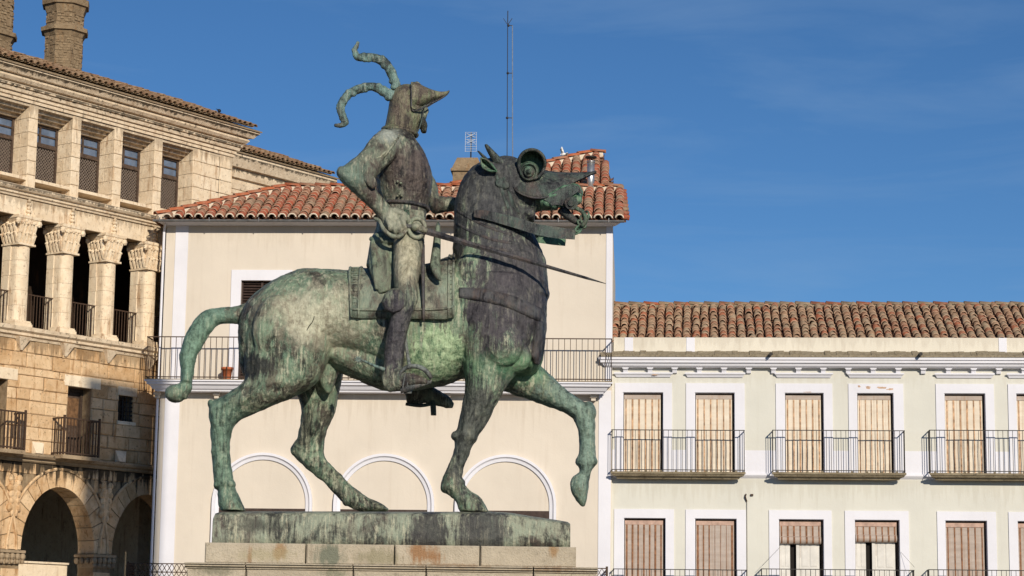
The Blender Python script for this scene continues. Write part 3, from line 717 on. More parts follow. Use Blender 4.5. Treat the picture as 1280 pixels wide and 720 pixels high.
# ------------------------------------------------------------------ palace on the left
def build_palace():
    F = PAL; q = F.q
    B = thing('palace', 'honey coloured stone palace with arcades, carved capitals and tall chimneys', 'palace', F.O, F.a)
    Z = lambda y, v=0.0, x=100: q(x, y, v)[1]
    uC = 0.0                                    # the corner at the right end
    uN = q(-330, 400)[0]                        # near end, out of the frame
    edges = [q(x, 350)[0] for x in (38, 94, 146, 197)]
    per = (edges[-1]-edges[0])/3
    e0 = edges[-1]
    cols = [e0-per*k for k in range(-1, 11)]     # right edges of the piers
    cols = [c for c in cols if uN < c < uC-.3]
    # ---- levels
    zA = Z(146); zh = q(108, 171, .6)[1]; zs = q(108, 246, .6)[1]; zS1 = Z(248, -.2); zS0 = Z(263); zF = Z(285)
    zcap1 = q(75, 280)[1]; zcap0 = q(75, 316)[1]; zfl = q(85, 418)[1]; zfb = q(85, 433)[1]
    zm1 = zfb; zst1 = Z(573, -.15); zst0 = Z(584)
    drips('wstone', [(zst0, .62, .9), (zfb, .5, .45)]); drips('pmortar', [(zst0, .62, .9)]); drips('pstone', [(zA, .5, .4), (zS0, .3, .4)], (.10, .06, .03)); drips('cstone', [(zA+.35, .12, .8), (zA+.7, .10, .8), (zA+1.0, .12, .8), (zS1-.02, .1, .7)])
    wf = .30; dp = .62                          # pier front width and depth
    # ---- big cornice with mitred right end
    zt = Z(101, -.56)
    H = zt-zA
    prof = [(0, zA), (-.05, zA), (-.05, zA+H*.09), (-.03, zA+H*.11), (-.10, zA+H*.12), (-.10, zA+H*.21), (-.07, zA+H*.24), (-.17, zA+H*.25), (-.2, zA+H*.34), (-.15, zA+H*.38), (-.24, zA+H*.39), (-.26, zA+H*.47), (-.2, zA+H*.51), (-.34, zA+H*.53), (-.42, zA+H*.62), (-.42, zA+H*.68), (-.36, zA+H*.71), (-.52, zA+H*.73), (-.6, zA+H*.84), (-.68, zA+H*.9), (-.68, zt), (0, zt)]
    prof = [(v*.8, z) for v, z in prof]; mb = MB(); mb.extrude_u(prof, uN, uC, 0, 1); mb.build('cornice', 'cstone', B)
    # ---- eave tiles of the main roof
    tl = tile_mesh('roof_tile', ['tile_p', 'rim_p'], .19, .5, 5, .85, .024, .09)
    poly = [(uN, 0), (uC+.58, 0), (uC-1.2, 2.0), (uN, 2.0)]
    roof, P = tile_roof(B, (-.61, zt+.02), R(22), poly, .215, .42, ['tile_p'], tl, 120, deck_mat='cstone2')
    # ---- top storey: piers of stacked blocks, stepped window heads, lattice windows
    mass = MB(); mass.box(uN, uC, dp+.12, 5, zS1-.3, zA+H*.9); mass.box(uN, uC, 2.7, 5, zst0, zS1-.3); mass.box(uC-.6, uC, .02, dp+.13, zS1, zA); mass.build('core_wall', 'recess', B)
    pier_w = wf
    zp0 = zS1
    head = MB(); ins = .6; nst = 4
    for i in range(nst):
        v0 = ins*i/nst; zz = zA-(zA-zh)*(i+1)/nst
        head.box(uN, uC-.004, v0+.012, ins+.13, zz, zA-(zA-zh)*i/nst if i else zA-.002)
    head.build('window_heads', 'pstone', B)
    nrow = 6
    for k, c in enumerate(cols+[uC]):
        pr = MB(); w = pier_w if c != uC else .5
        pr.box(c-w+.015, c-.015, .02, dp+.05, zp0, zA-.01); pier = pr.build('pier', 'pmortar', B)
        for r in range(nrow):
            z0 = zp0+(zA-zp0)*r/nrow; z1 = zp0+(zA-zp0)*(r+1)/nrow; sb = MB()
            j = random.uniform(-.006, .006)
            cut = random.uniform(.25, .4)
            sb.chbox(c-w, c, j, cut, z0+.006, z1-.006, .012); o = sb.build('stone_block', 'pstone', pier)
            sb = MB(); sb.chbox(c-w+random.uniform(0, .006), c, cut+.008, dp, z0+.006, z1-.006, .006); sb.build('stone_block', 'pstone', pier)
        if c == uC: continue
    # blank ashlar at the corner
    last = cols[0]
    ash = MB()
    x = last
    for c in [cc for cc in cols]:
        a, b = c, c+per-pier_w                  # the opening to the right of this pier
        if b > uC-.5:
            # ashlar instead of a window at the very end
            k = MB(); k.box(a, uC-.5, .05, dp, zp0, zA-.01); pn = k.build('wall', 'pmortar', B)
            for r in range(nrow):
                z0 = zp0+(zA-zp0)*r/nrow; z1 = zp0+(zA-zp0)*(r+1)/nrow
                sb = MB(); sb.chbox(a+.005, uC-.505, .02+random.uniform(-.006, .006), .1, z0+.006, z1-.006); sb.build('stone_block', 'pstone', pn)
            continue
        wv = dp
        f = MB(); zmid = zh-(zh-zs)*.33
        for (x0, x1, y0, y1) in ((a, a+.06, zs, zh), (b-.06, b, zs, zh), (a+.06, b-.06, zh-.06, zh), (a+.06, b-.06, zs, zs+.07), (a+.06, b-.06, zmid-.06, zmid+.05)): f.box(x0, x1, wv-.05, wv+.05, y0, y1)
        um = (a+b)/2
        f.box(um-.025, um+.025, wv-.04, wv+.04, zmid+.05, zh-.06); zq = (zmid+zh)/2
        f.box(a+.06, um-.025, wv-.03, wv+.03, zq-.02, zq+.02); f.box(um+.025, b-.06, wv-.03, wv+.03, zq-.02, zq+.02)
        win = f.build('window', 'wood', B)
        gl = MB()
        for (x0, x1) in ((a+.06, um-.025), (um+.025, b-.06)):
            for (y0, y1) in ((zmid+.05, zq-.02), (zq+.02, zh-.06)):
                g1 = MB(); g1.box(x0, x1, wv+.005, wv+.012, y0, y1); g1.build('pane', 'glass', win)
        lt = MB(); x0, x1, y0, y1 = a+.06, b-.06, zs+.07, zmid-.06; sp = .095
        lt.box(x0, x1, wv+.03, wv+.05, y0, y1, 1)
        n = int(((x1-x0)+(y1-y0))/sp)+1
        for i in range(n):
            c_ = i*sp
            p0 = (x0+max(0, c_-(y1-y0)), y0+min(c_, y1-y0)); p1 = (x0+min(c_, x1-x0), y0+max(0, c_-(x1-x0)))
            lt.tube([(p0[0], wv, p0[1]), (p1[0], wv, p1[1])], .011, 4, 0, False)
            lt.tube([(x0+x1-p0[0], wv+.012, p0[1]), (x0+x1-p1[0], wv+.012, p1[1])], .011, 4, 0, False)
        lt.build('lattice', ['lath', 'shutter'], win)
        s = MB(); s.box(a, b, .0, dp+.05, zs-.08, zs); s.build('sill', 'pstone', win)
    # ---- string course above the loggia and its frieze
    h = zS1-zS0
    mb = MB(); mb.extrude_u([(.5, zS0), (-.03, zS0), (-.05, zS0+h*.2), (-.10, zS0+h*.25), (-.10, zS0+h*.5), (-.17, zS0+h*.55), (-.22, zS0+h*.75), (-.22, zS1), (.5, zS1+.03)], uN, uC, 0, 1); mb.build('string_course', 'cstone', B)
    mb = MB(); fr = None
    mb.box(uN, uC, .04, .62, zF+.01, zS0); fr = mb.build('frieze', 'pmortar', B)
    for k, c in enumerate(cols):
        sb = MB(); sb.chbox(c-.30-per+.3+.006, c-.006-.0, .02, .1, zF, zS0-.004, .008); sb.build('stone_block', 'pstone', fr)
        sb = MB(); uc = c-.17                    # carved candelabra over each capital
        for i, rr in enumerate((.07, .10, .06, .09, .05)): sb.blob((uc, .0, zF+(zS0-zF)*(i+.5)/5), (rr, .06, (zS0-zF)/9), 7, 5)
        sb.build('carving', 'pstone', fr, True)
    mb = MB(); mb.box(uN, uC, .55, 2.6, zF-.06, zF+.1); mb.build('loggia_ceiling', 'wood', B)
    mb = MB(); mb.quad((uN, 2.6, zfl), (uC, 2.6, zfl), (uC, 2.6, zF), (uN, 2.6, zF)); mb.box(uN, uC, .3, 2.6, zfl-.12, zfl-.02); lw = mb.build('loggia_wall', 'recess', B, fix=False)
    # ---- loggia columns
    cw = .50; cd_ = .55
    for c in cols:
        s = MB(); a, b = c-cw, c
        s.box(a+.06, b-.06, .1, cd_-.03, zfl+.1, zcap0); col = s.build('column', 'pmortar', B)
        n = 5
        for i in range(n):
            z0 = zfl+.16+(zcap0-zfl-.16)*i/n; z1 = zfl+.16+(zcap0-zfl-.16)*(i+1)/n
            d = MB(); cut = .26+random.uniform(-.03, .03)
            # half round carved front and smooth ashlar side
            m = 9; ring = [(a+.02, cut)]+[((a+b)/2-math.cos(math.pi*t/m)*(cw/2-.03), .08-math.sin(math.pi*t/m)*.14) for t in range(m+1)]+[(b-.02, cut)]
            k = len(ring); d.add([(x, y, z0+.003) for x, y in ring]+[(x, y, z1-.003) for x, y in ring], [(j, (j+1) % k, k+(j+1) % k, k+j) for j in range(k)]+[tuple(range(k)), tuple(range(k, 2*k))])
            d.build('stone_block', 'pstone', col)
            d = MB(); d.chbox(a, b, cut+.006, cd_, z0+.003, z1-.003, .006); d.build('stone_block', 'sstone', col)
        d = MB(); d.box(a-.04, b+.04, -.12, cd_+.03, zfl, zfl+.08); d.box(a-.02, b+.02, -.1, cd_+.01, zfl+.08, zfl+.12); d.box(a-.01, b+.01, -.08, cd_, zfl+.12, zfl+.16); d.build('base', 'pstone', col)
        # capital: bell, two tiers of leaves, volutes, abacus
        d = MB(); hc = zF-.0-zcap0
        d.box(a-.03, b+.03, -.11, cd_+.02, zcap0, zcap0+.05)
        d.box(a+.03, b-.03, -.02, cd_-.02, zcap0+.05, zF-.07)
        d.add([(a+.03, -.02, zcap0+hc*.55), (b-.03, -.02, zcap0+hc*.55), (b-.03, cd_, zcap0+hc*.55), (a+.03, cd_, zcap0+hc*.55), (a-.12, -.16, zF-.08), (b+.12, -.16, zF-.08), (b+.12, cd_+.06, zF-.08), (a-.12, cd_+.06, zF-.08)], [(0, 1, 5, 4), (1, 2, 6, 5), (2, 3, 7, 6), (3, 0, 4, 7), (4, 5, 6, 7)])
        d.box(a-.13, b+.13, -.17, cd_+.07, zF-.08, zF-.005)
        rs = random.Random(int(c*100))
        def leaf(x, y, z, hgt, ox, oy):
            d.tube([(x, y, z), (x+ox*.35, y+oy*.35, z+hgt*.55), (x+ox*.8, y+oy*.8, z+hgt*.95), (x+ox*1.15, y+oy*1.15, z+hgt*.82)], [.05, .062, .045, .02], 6)
        for t in range(2):
            zz = zcap0+.06+t*hc*.33; hg = hc*.36
            for k in range(5):
                f = (k+.5*(t % 2))/4.5; leaf(a+cw*f, -.03, zz, hg*rs.uniform(.9, 1.1), rs.uniform(-.03, .03), -.13)
            for k in range(5):
                f = (k+.5*(t % 2))/4.5; leaf(a+.01, f*cd_, zz, hg*rs.uniform(.9, 1.1), -.13, rs.uniform(-.03, .03)); leaf(b-.01, f*cd_, zz, hg, .12, 0)
        for (x, y) in ((a-.1, -.13), (b+.1, -.13), (a-.1, cd_)):
            for k in range(7):
                an = k*.9; d.blob((x+math.cos(an)*.05, y, zF-.17+math.sin(an)*.055), (.035, .035, .035), 6, 4)
            d.blob((x, y, zF-.17), (.07, .06, .075), 7, 5)
        for k in range(8): d.blob((a+cw*(k+.5)/8, -.14, zF-.15+rs.uniform(-.04, .02)), (.04, .04, .05), 6, 4)
        d.build('capital', 'pstone', col)
    # ---- loggia railings
    zr = q(56, 372, .3)[1]
    for c in cols:
        a, b = c, c+per-cw
        if a > uC: continue
        r = MB(); railing(r, a, b, .28, .3, zfl+.02, zr, .1, .013, False, False); r.build('railing', 'rustiron', lw)
    # ---- floor cornice with mensulas
    h = zfl-zfb
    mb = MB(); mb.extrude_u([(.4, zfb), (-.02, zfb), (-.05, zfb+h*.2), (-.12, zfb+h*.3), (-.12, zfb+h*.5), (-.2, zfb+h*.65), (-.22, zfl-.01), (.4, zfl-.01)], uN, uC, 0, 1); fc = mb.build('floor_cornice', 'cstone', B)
    for c in cols:
        d = MB(); u = c-.22
        d.add([(u-.2, -.18, zfb+.05), (u+.2, -.18, zfb+.05), (u+.2, 0, zfb+.05), (u-.2, 0, zfb+.05), (u-.03, -.05, zfb-.28), (u+.03, -.05, zfb-.28), (u+.03, 0, zfb-.28), (u-.03, 0, zfb-.28)], [(0, 1, 5, 4), (1, 2, 6, 5), (2, 3, 7, 6), (3, 0, 4, 7), (4, 5, 6, 7), (0, 3, 2, 1)]); d.build('corbel', 'cstone', fc)
    # ---- middle wall with windows, balconies
    holes = []
    for (x0, x1, y0, y1) in ((84, 113, 486, 574), (-30, 8, 474, 565), (148.5, 166, 496, 527)):
        a = q(x0, (y0+y1)/2, 0)[0]; b = q(x1, (y0+y1)/2)[0]
        # x0 marks the visible glass: the opening starts further left by nothing in front of it
        holes.append((a, b, q((x0+x1)/2, y1)[1], q(x1, y0)[1]))
    holes[0] = (holes[0][0], holes[0][1], zst1, holes[0][3]); holes[1] = (holes[1][0], holes[1][1], zst1, holes[1][3])
    mb = MB(); wall_sheet(mb, uN, uC, zst0, zfb+.01, .03, holes, .42); wall = mb.build('wall', 'pmortar', B)
    def stones(parent, u0, u1, z0, z1, rows, lo, hi, holes, matn, inside=None, rng=random.Random(5)):
        zj = [z0]+[z0+(z1-z0)*(r+rng.uniform(-.22, .22))/rows for r in range(1, rows)]+[z1]
        for r in range(rows):
            za = zj[r]; zb = zj[r+1]; u = u0-rng.uniform(0, .4)
            while u < u1-.05:
                w = rng.uniform(lo, hi)
                if rng.random() < .15: w *= .5
                segs = [(u, min(u+w, u1))]; u += w
                for (ha, hb, hc, hd) in holes:
                    if hc < zb-.03 and hd > za+.03:
                        out = []
                        for (s0, s1) in segs:
                            if s1 <= ha or s0 >= hb: out.append((s0, s1))
                            else:
                                if s0 < ha-.04: out.append((s0, ha))
                                if s1 > hb+.04: out.append((hb, s1))
                        segs = out
                for (s0, s1) in segs:
                    if s1-s0 < .06: continue
                    if inside and not inside(s0, s1, za, zb): continue
                    sb = MB(); e1, e2 = rng.uniform(.003, .012), rng.uniform(.003, .012); sb.chbox(s0+e1, s1-e2, rng.uniform(-.02, .012), .06, za+e2, zb-e1, rng.uniform(.008, .03)); sb.build('stone_block', matn, parent)
    uV = q(205, 500)[0]; uS = q(-120, 500)[0]
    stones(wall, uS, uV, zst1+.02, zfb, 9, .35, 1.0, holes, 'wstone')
    for i, (a, b, c, d) in enumerate(holes):
        w = MB(); v = .40
        w.box(a, b, v, v+.03, c, d, 0)
        for (x0, x1, y0, y1) in ((a, a+.07, c, d), (b-.07, b, c, d), (a+.07, b-.07, d-.08, d)): w.box(x0, x1, v-.06, v, y0, y1, 0)
        if i < 2: w.box(a+.10, b-.1, v-.02, v-.001, c+.9, d-.25, 1)
        win = w.build('window', ['wood', 'oak'], B)
        if i == 2:
            g_ = MB()
            for k in range(4): uu = a+.05+(b-a-.1)*k/3; g_.tube([(uu, .06, c), (uu, .06, d)], .014, 5)
            for k in range(6): zz = c+(d-c)*(k+.5)/6; g_.tube([(a, .06, zz), (b, .06, zz)], .011, 5); 
            for k in range(6): zz = c+(d-c)*(k+.5)/6; g_.blob((b-.03, .02, zz), (.03, .03, .03), 6, 4)
            g_.build('grille', 'iron', win)
            s = MB(); s.chbox(a-.06, b+.12, -.03, .04, d, d+.24); s.build('stone_lintel', 'sstone', win); s = MB(); s.chbox(a-.05, b+.1, -.05, .04, c-.1, c); s.build('stone_sill', 'sstone', win)
        else:
            s = MB(); s.chbox(a-.18, b+.3, -.02, .05, d, d+.3); s.build('stone_lintel', 'sstone', win)
    # string course under the balconies
    h = zst1-zst0
    mb = MB(); mb.extrude_u([(.3, zst0), (-.02, zst0), (-.06, zst0+h*.15), (-.06, zst0+h*.4), (-.16, zst0+h*.5), (-.2, zst0+h*.75), (-.2, zst1), (.3, zst1)], uN, uC, 0, 1); mb.build('string_course', 'cstone2', B)
    for (x0, x1, yt, yb) in ((-45, 31, 512, 563), (80, 124, 523, 572)):
        vo = -.45; a = q(x0, 540, vo)[0]; b = q(x1, 540, vo)[0]; zt_ = q(x1, yt+4, vo)[1]; zb_ = zst1+.03
        s = MB(); s.box(a-.03, b+.03, vo-.03, -.02, zst1-.07, zst1+.028); sb = s.build('balcony', 'cstone2', B)
        r = MB(); railing(r, a, b, vo, 0, zb_, zt_, .115, .015)
        for cx in (a, b): r.box(cx-.025, cx+.025, vo-.025, vo+.025, zb_, zt_+.07)
        r.build('railing', 'rustiron', sb)
    for x in (47, 151):                            # white slate triangles of the lamp boxes
        u, z = q(x, 568, -.02); d = MB()
        d.add([(u-.2, -.02, zst1+.32), (u+.2, -.02, zst1+.32), (u+.0, -.2, zst1+.02), (u-.2, -.2, zst1+.02), (u-.2, -.02, zst1+.0), (u+.2, -.02, zst1+.0)], [(0, 1, 2, 3), (0, 3, 4), (1, 5, 2), (3, 2, 5, 4)]); d.build('stone_wedge', 'sstone', B)
    # ---- ground arcade
    ac = []
    zsp = q(72, 690)[1]; zap = q(72, 608)[1]
    hw = (q(118, 690)[0]-q(25, 690)[0])/2; u1c = (q(118, 690)[0]+q(25, 690)[0])/2
    u2c = q(139, 690)[0]+hw; sp = u2c-u1c
    cs = [u1c-3*sp, u1c-2*sp, u1c-sp, u1c, u2c, u2c+sp]
    cs = [c for c in cs if c+hw < uC+.4]
    rise = zap-zsp; depth = .62; ring = .42
    def zarch(u, grow=0.0):
        for c in cs:
            x = (u-c)/(hw+grow)
            if abs(x) < 1: return zsp+(rise+grow)*math.sqrt(1-x*x)
        return None
    n = 24; mb = MB(); m_ = 0.03
    for c in cs:
        pts = [(c-hw*math.cos(math.pi*i/n), zsp+rise*math.sin(math.pi*i/n)) for i in range(n+1)]
        for (p, q_) in zip(pts, pts[1:]):
            mb.quad((p[0], m_, p[1]), (q_[0], m_, q_[1]), (q_[0], m_, zst0+.02), (p[0], m_, zst0+.02)); mb.quad((p[0], m_, p[1]), (p[0], depth, p[1]), (q_[0], depth, q_[1]), (q_[0], m_, q_[1]))
    bounds = [uN]+[x for c in cs for x in (c-hw, c+hw)]+[uC]
    for i in range(0, len(bounds), 2):
        a, b = bounds[i], bounds[i+1]
        if b-a > .02: mb.box(a, b, m_, depth, 0, zst0+.02)
    arc = mb.build('arcade_wall', 'pmortar', B, fix=False)
    for c in cs:
        if c+hw < uN+.5: continue
        nv = 15; a_ = MB(); 
        ob = None
        for i in range(nv):
            t0 = math.pi*i/nv+.008; t1 = math.pi*(i+1)/nv-.008; sb = MB()
            def pt(t, g, v): return (c-(hw+g)*math.cos(t), v, zsp+(rise+g)*math.sin(t))
            tm = (t0+t1)/2; j = random.uniform(-.008, .008)
            vs = []
            for v in (j, depth): vs += [pt(t0, -.012, v), pt(tm, -.012, v), pt(t1, -.012, v), pt(t1, ring, v), pt(tm, ring, v), pt(t0, ring, v)]
            vs[:6] = [Vector(p) for p in vs[:6]]
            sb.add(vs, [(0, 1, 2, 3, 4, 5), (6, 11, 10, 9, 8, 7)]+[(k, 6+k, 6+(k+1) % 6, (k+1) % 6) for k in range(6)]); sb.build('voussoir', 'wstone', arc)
        lb = MB(); prof = [(ring, .0), (ring, -.035), (ring+.04, -.05), (ring+.07, -.03), (ring+.07, .0)]; k = len(prof); vs = []; fs = []
        for i in range(n+1):
            t = math.pi*i/n; vs += [(c-(hw+g)*math.cos(t), v, zsp+(rise+g)*math.sin(t)) for g, v in prof]
        for i in range(n): fs += [(i*k+j, i*k+j+1, (i+1)*k+j+1, (i+1)*k+j) for j in range(k-1)]
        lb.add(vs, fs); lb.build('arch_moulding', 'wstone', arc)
    def clear(s0, s1, za, zb):
        for c in cs:
            for u in (s0, (s0+s1)/2, s1):
                x = (u-c)/(hw+ring+.02)
                if abs(x) < 1 and za < zsp+(rise+ring+.02)*math.sqrt(1-x*x)-.1: return False
        return True
    stones(arc, uS, uV, zsp, zst0-.01, 7, .3, .6, [], 'wstone', clear)
    # pier blocks and impost capitals
    for i in range(len(cs)-1):
        a, b = cs[i]+hw, cs[i+1]-hw
        if b < uS: continue
        for r in range(8):
            z0 = zsp*r/8; z1 = zsp*(r+1)/8
            if r == 7: continue
            sb = MB(); sb.chbox(a+.01, b-.01, .0, depth, z0, z1-.01); sb.build('stone_block', 'wstone', arc)
        d = MB(); d.box(a-.1, b+.1, -.1, depth+.05, zsp-.08, zsp-.01); d.box(a-.02, b+.02, -.03, depth, zsp-.36, zsp-.08)
        for k in range(5):
            u = a-.04+(b-a+.08)*k/4; d.blob((u, -.06, zsp-.17), (.08, .07, .09), 7, 5); d.blob((u, -.05, zsp-.30), (.06, .06, .06), 7, 5)
        for k in range(4): d.blob((a-.05, depth*k/3, zsp-.18), (.07, .08, .09), 7, 5)
        d.build('impost', 'cstone2', arc)
        sh = MB(); uc = (a+b)/2; zc = zsp+rise*.80     # coat of arms in the spandrel
        for dz, w in ((-.42, .09), (-.3, .17), (-.12, .12), (.05, .15), (.2, .18), (.34, .13), (.45, .17)):
            sh.blob((uc-w*.8, -.03, zc+dz), (w*.6, .07, .10), 7, 5); sh.blob((uc+w*.8, -.03, zc+dz), (w*.6, .07, .10), 7, 5)
        sh.box(uc-.11, uc+.11, -.06, 0, zc-.42, zc+.36); sh.build('coat_of_arms', 'wstone', arc)
    mb = MB(); v = 9.0
    mb.quad((uN, v, 0), (uC+1, v, 0), (uC+1, v, zst0), (uN, v, zst0)); mb.quad((uN, depth-.01, zst0-.1), (uC, depth-.01, zst0-.1), (uC, v, zst0-.1), (uN, v, zst0-.1)); mb.quad((uC-.02, depth, 0), (uC-.02, v, 0), (uC-.02, v, zst0), (uC-.02, depth, zst0))
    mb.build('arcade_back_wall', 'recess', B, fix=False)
    zl = q(60, 703, 1.2)[1]; mb = MB(); mb.chbox(uN, u1c+hw, 1.0, 1.35, 0, zl-.05, .02); mb.box(uN, u1c+hw, .95, 1.4, zl-.05, zl); mb.build('parapet', 'sstone', B)
    # ---- wall body behind / right return
    mb = MB(); mb.quad((uC, .0, 0), (uC, 5, 0), (uC, 5, zA), (uC, .0, zA)); mb.build('side_wall', 'pstone', B, fix=False)
    # ---- chimneys
    for (x0, x1, yb, yt, bands) in ((52.5, 106.5, 96, -22, ((13, 2), (45, 38))), (-36, 18.5, 78, -30, ((50, 43),))):
        vv = 2.2; a = q(x0, 60, vv)[0]; b = q(x1, 60, vv)[0]; uc = (a+b)/2; r = (q(x1, 60, vv)[0]-q(x0, 60, vv)[0])/2*.72
        zb = q((x0+x1)/2, yb+25, vv)[1]; zt_ = q((x0+x1)/2, yt, vv)[1]
        c = MB()
        def octr(z, rr): return [(uc+math.cos(math.pi/8+k*math.pi/4)*rr, vv+math.sin(math.pi/8+k*math.pi/4)*rr, z) for k in range(8)]
        def oct_(z0, z1, r0, r1):
            c.add(octr(z0, r0)+octr(z1, r1), [(k, (k+1) % 8, 8+(k+1) % 8, 8+k) for k in range(8)]+[tuple(reversed(range(8))), tuple(range(8, 16))])
        oct_(zb, zb+.5, r*1.12, r*1.02); oct_(zb, zt_, r*.98, r*.90)
        for (yl, yh) in bands:
            zl_, zh_ = q((x0+x1)/2, yl, vv)[1], q((x0+x1)/2, yh, vv)[1]; d = zh_-zl_; oct_(zl_-d*.6, zl_+d*.3, r*.96, r*1.10); oct_(zl_+d*.3, zh_, r*1.20, r*1.22); oct_(zh_, zh_+d*.4, r*1.12, r*1.0)
        ch = c.build('chimney', 'chim', B)
        # brick faces set proud
        z = zb; row = 0
        bk = MB()
        while z < min(zt_, q(x0, -8, vv)[1]):
            P8 = octr(z, r*.955)
            for k in range(8):
                p0, p1 = Vector(P8[k]), Vector(P8[(k+1) % 8]); nn = 4
                for j in range(nn):
                    if random.random() < .4: continue
                    f0 = (j+.04+.5*(row % 2)*.5)/nn; f1 = min(1, (j+.94+.5*(row % 2)*.5)/nn)
                    a0 = p0.lerp(p1, min(f0, 1)); a1 = p0.lerp(p1, f1); out = Vector(((a0.x+a1.x)/2-uc, (a0.y+a1.y)/2-vv, 0)).normalized()*random.uniform(.006, .022); hh = .06
                    bk.add([a0-out, a1-out, a1+out, a0+out, *(Vector(p)+Vector((0, 0, hh)) for p in (a0-out, a1-out, a1+out, a0+out))], [(0, 1, 2, 3), (7, 6, 5, 4), (3, 2, 6, 7), (0, 3, 7, 4), (1, 5, 6, 2)])
            z += .075; row += 1
        o = bk.build('brick', 'chim', ch, fix=False); o['kind'] = 'stuff'
    # ---- lower wing set back to the right
    vs_ = 2.4
    w0 = uC-.8; w1 = q(392, 225, vs_)[0]
    zt2 = q(350, 203, vs_-.6)[1]; zb2 = q(350, 262, vs_)[1]; H = zt2-zb2
    prof = [(vs_-k*.8, z) for k, z in ((0, zb2), (.06, zb2), (.06, zb2+H*.1), (.10, zb2+H*.11), (.10, zb2+H*.2), (.14, zb2+H*.21), (.18, zb2+H*.34), (.18, zb2+H*.44), (.3, zb2+H*.46), (.34, zb2+H*.58), (.34, zb2+H*.66), (.48, zb2+H*.68), (.6, zb2+H*.84), (.66, zb2+H*.9), (.66, zt2), (0, zt2))]
    mb = MB(); n = len(prof)
    A = [(w0, v, z) for v, z in prof]; Bv = [(w1+(vs_-v), v, z) for v, z in prof]
    mb.add(A+Bv, [(i, (i+1) % n, n+(i+1) % n, n+i) for i in range(n)]+[tuple(range(n)), tuple(range(n, 2*n))]); wc = mb.build('wing_cornice', 'cstone', B)
    mb = MB(); mb.box(w0, w1, vs_+.02, vs_+6, 0, zt2-.05)
    mb.build('wing_wall', 'pstone', B)
    mb = MB()
    for k in range(4):
        c = uC+.55+per*k
        if c < w1-.1: mb.box(c-.3, c, vs_-.35, vs_+.02, 0, zb2-.02)
    mb.build('wing_piers', 'pstone', B)
    poly = [(w0, 0), (w1+.58, 0), (w1-.6, 1.6), (w0, 1.6)]
    tile_roof(B, (vs_-.6, zt2+.02), R(22), poly, .215, .42, ['tile_p'], tl, 60, deck_mat='cstone2')
    # crow on the end of the eave
    u, z = q(284, 143, -.7); p = F.W(u, -.45, z-.02)
    o = MB(); o.blob((0, 0, .0), (.14, .07, .085), 10, 7); o.blob((.13, 0, .1), (.055, .05, .05), 8, 6); o.tube([(.17, 0, .1), (.24, 0, .085)], [.02, .004], 5); o.tube([(-.1, 0, -.01), (-.28, 0, -.06)], [.045, .02], 6)
    o.tube([(0, .02, -.06), (0, .02, -.16)], .01, 4); o.tube([(0, -.02, -.06), (0, -.02, -.16)], .01, 4)
    b_ = o.build('bird', 'black', None, True); b_.location = p; b_.rotation_euler = (0, -R(35), R(200)); tag(b_, 'small black bird perched at the end of the palace eaves', 'bird')
    # unseen tower added behind the viewer to cast shade on the palace front
    P1 = F.W(q(104, 560)[0], 0, q(104, 560)[1]); t1 = (P1.y+2)/(-SUN.y); A1 = P1+SUN*t1
    top = F.W(q(112, 506)[0], 0, q(112, 506)[1]); T1 = top+SUN*((top.y+2)/(-SUN.y))
    ue = q(193, 560); P2 = F.W(ue[0], 0, ue[1]); A2 = P2+SUN*((P2.y+2)/(-SUN.y))
    x0, x1, ht = A1.x, A2.x+.03, T1.z
    tt = thing('shade_tower', 'unseen slim granite tower added behind the viewer to shade the palace', 'shadow blocker', ((x0+x1)/2, -2-.0, 0), SUN_AZ)
    w = (x1-x0)/2*math.cos(SUN_AZ); o = MB(); o.box(-w, w, 0, 2*w, 0, ht); o.build('shaft', 'granite', tt)
    o = MB(); o.add([(-w, -.0, ht), (w, 0, ht), (w, 2*w, ht), (-w, 2*w, ht), (w*.4, w, ht+.75)], [(0, 1, 4), (1, 2, 4), (2, 3, 4), (3, 0, 4)]); o.build('cap', 'granite', tt)
M['lath'] = plain('grey lath', (.20, .16, .13), .8, 0, .3, 20)
M['oak'] = plain('warm wooden panel', (.16, .085, .04), .7, 0, .5, 10)
M['sstone'] = stone('smooth ashlar', (.76, .61, .43), (.88, .76, .58), (.30, .19, .11), .5, 1.3, .35, .4)
M['cstone2'] = stone('blackened string course', (.26, .19, .12), (.42, .32, .21), (.03, .024, .02), .85, 1.2, .1, .1)
build_palace()

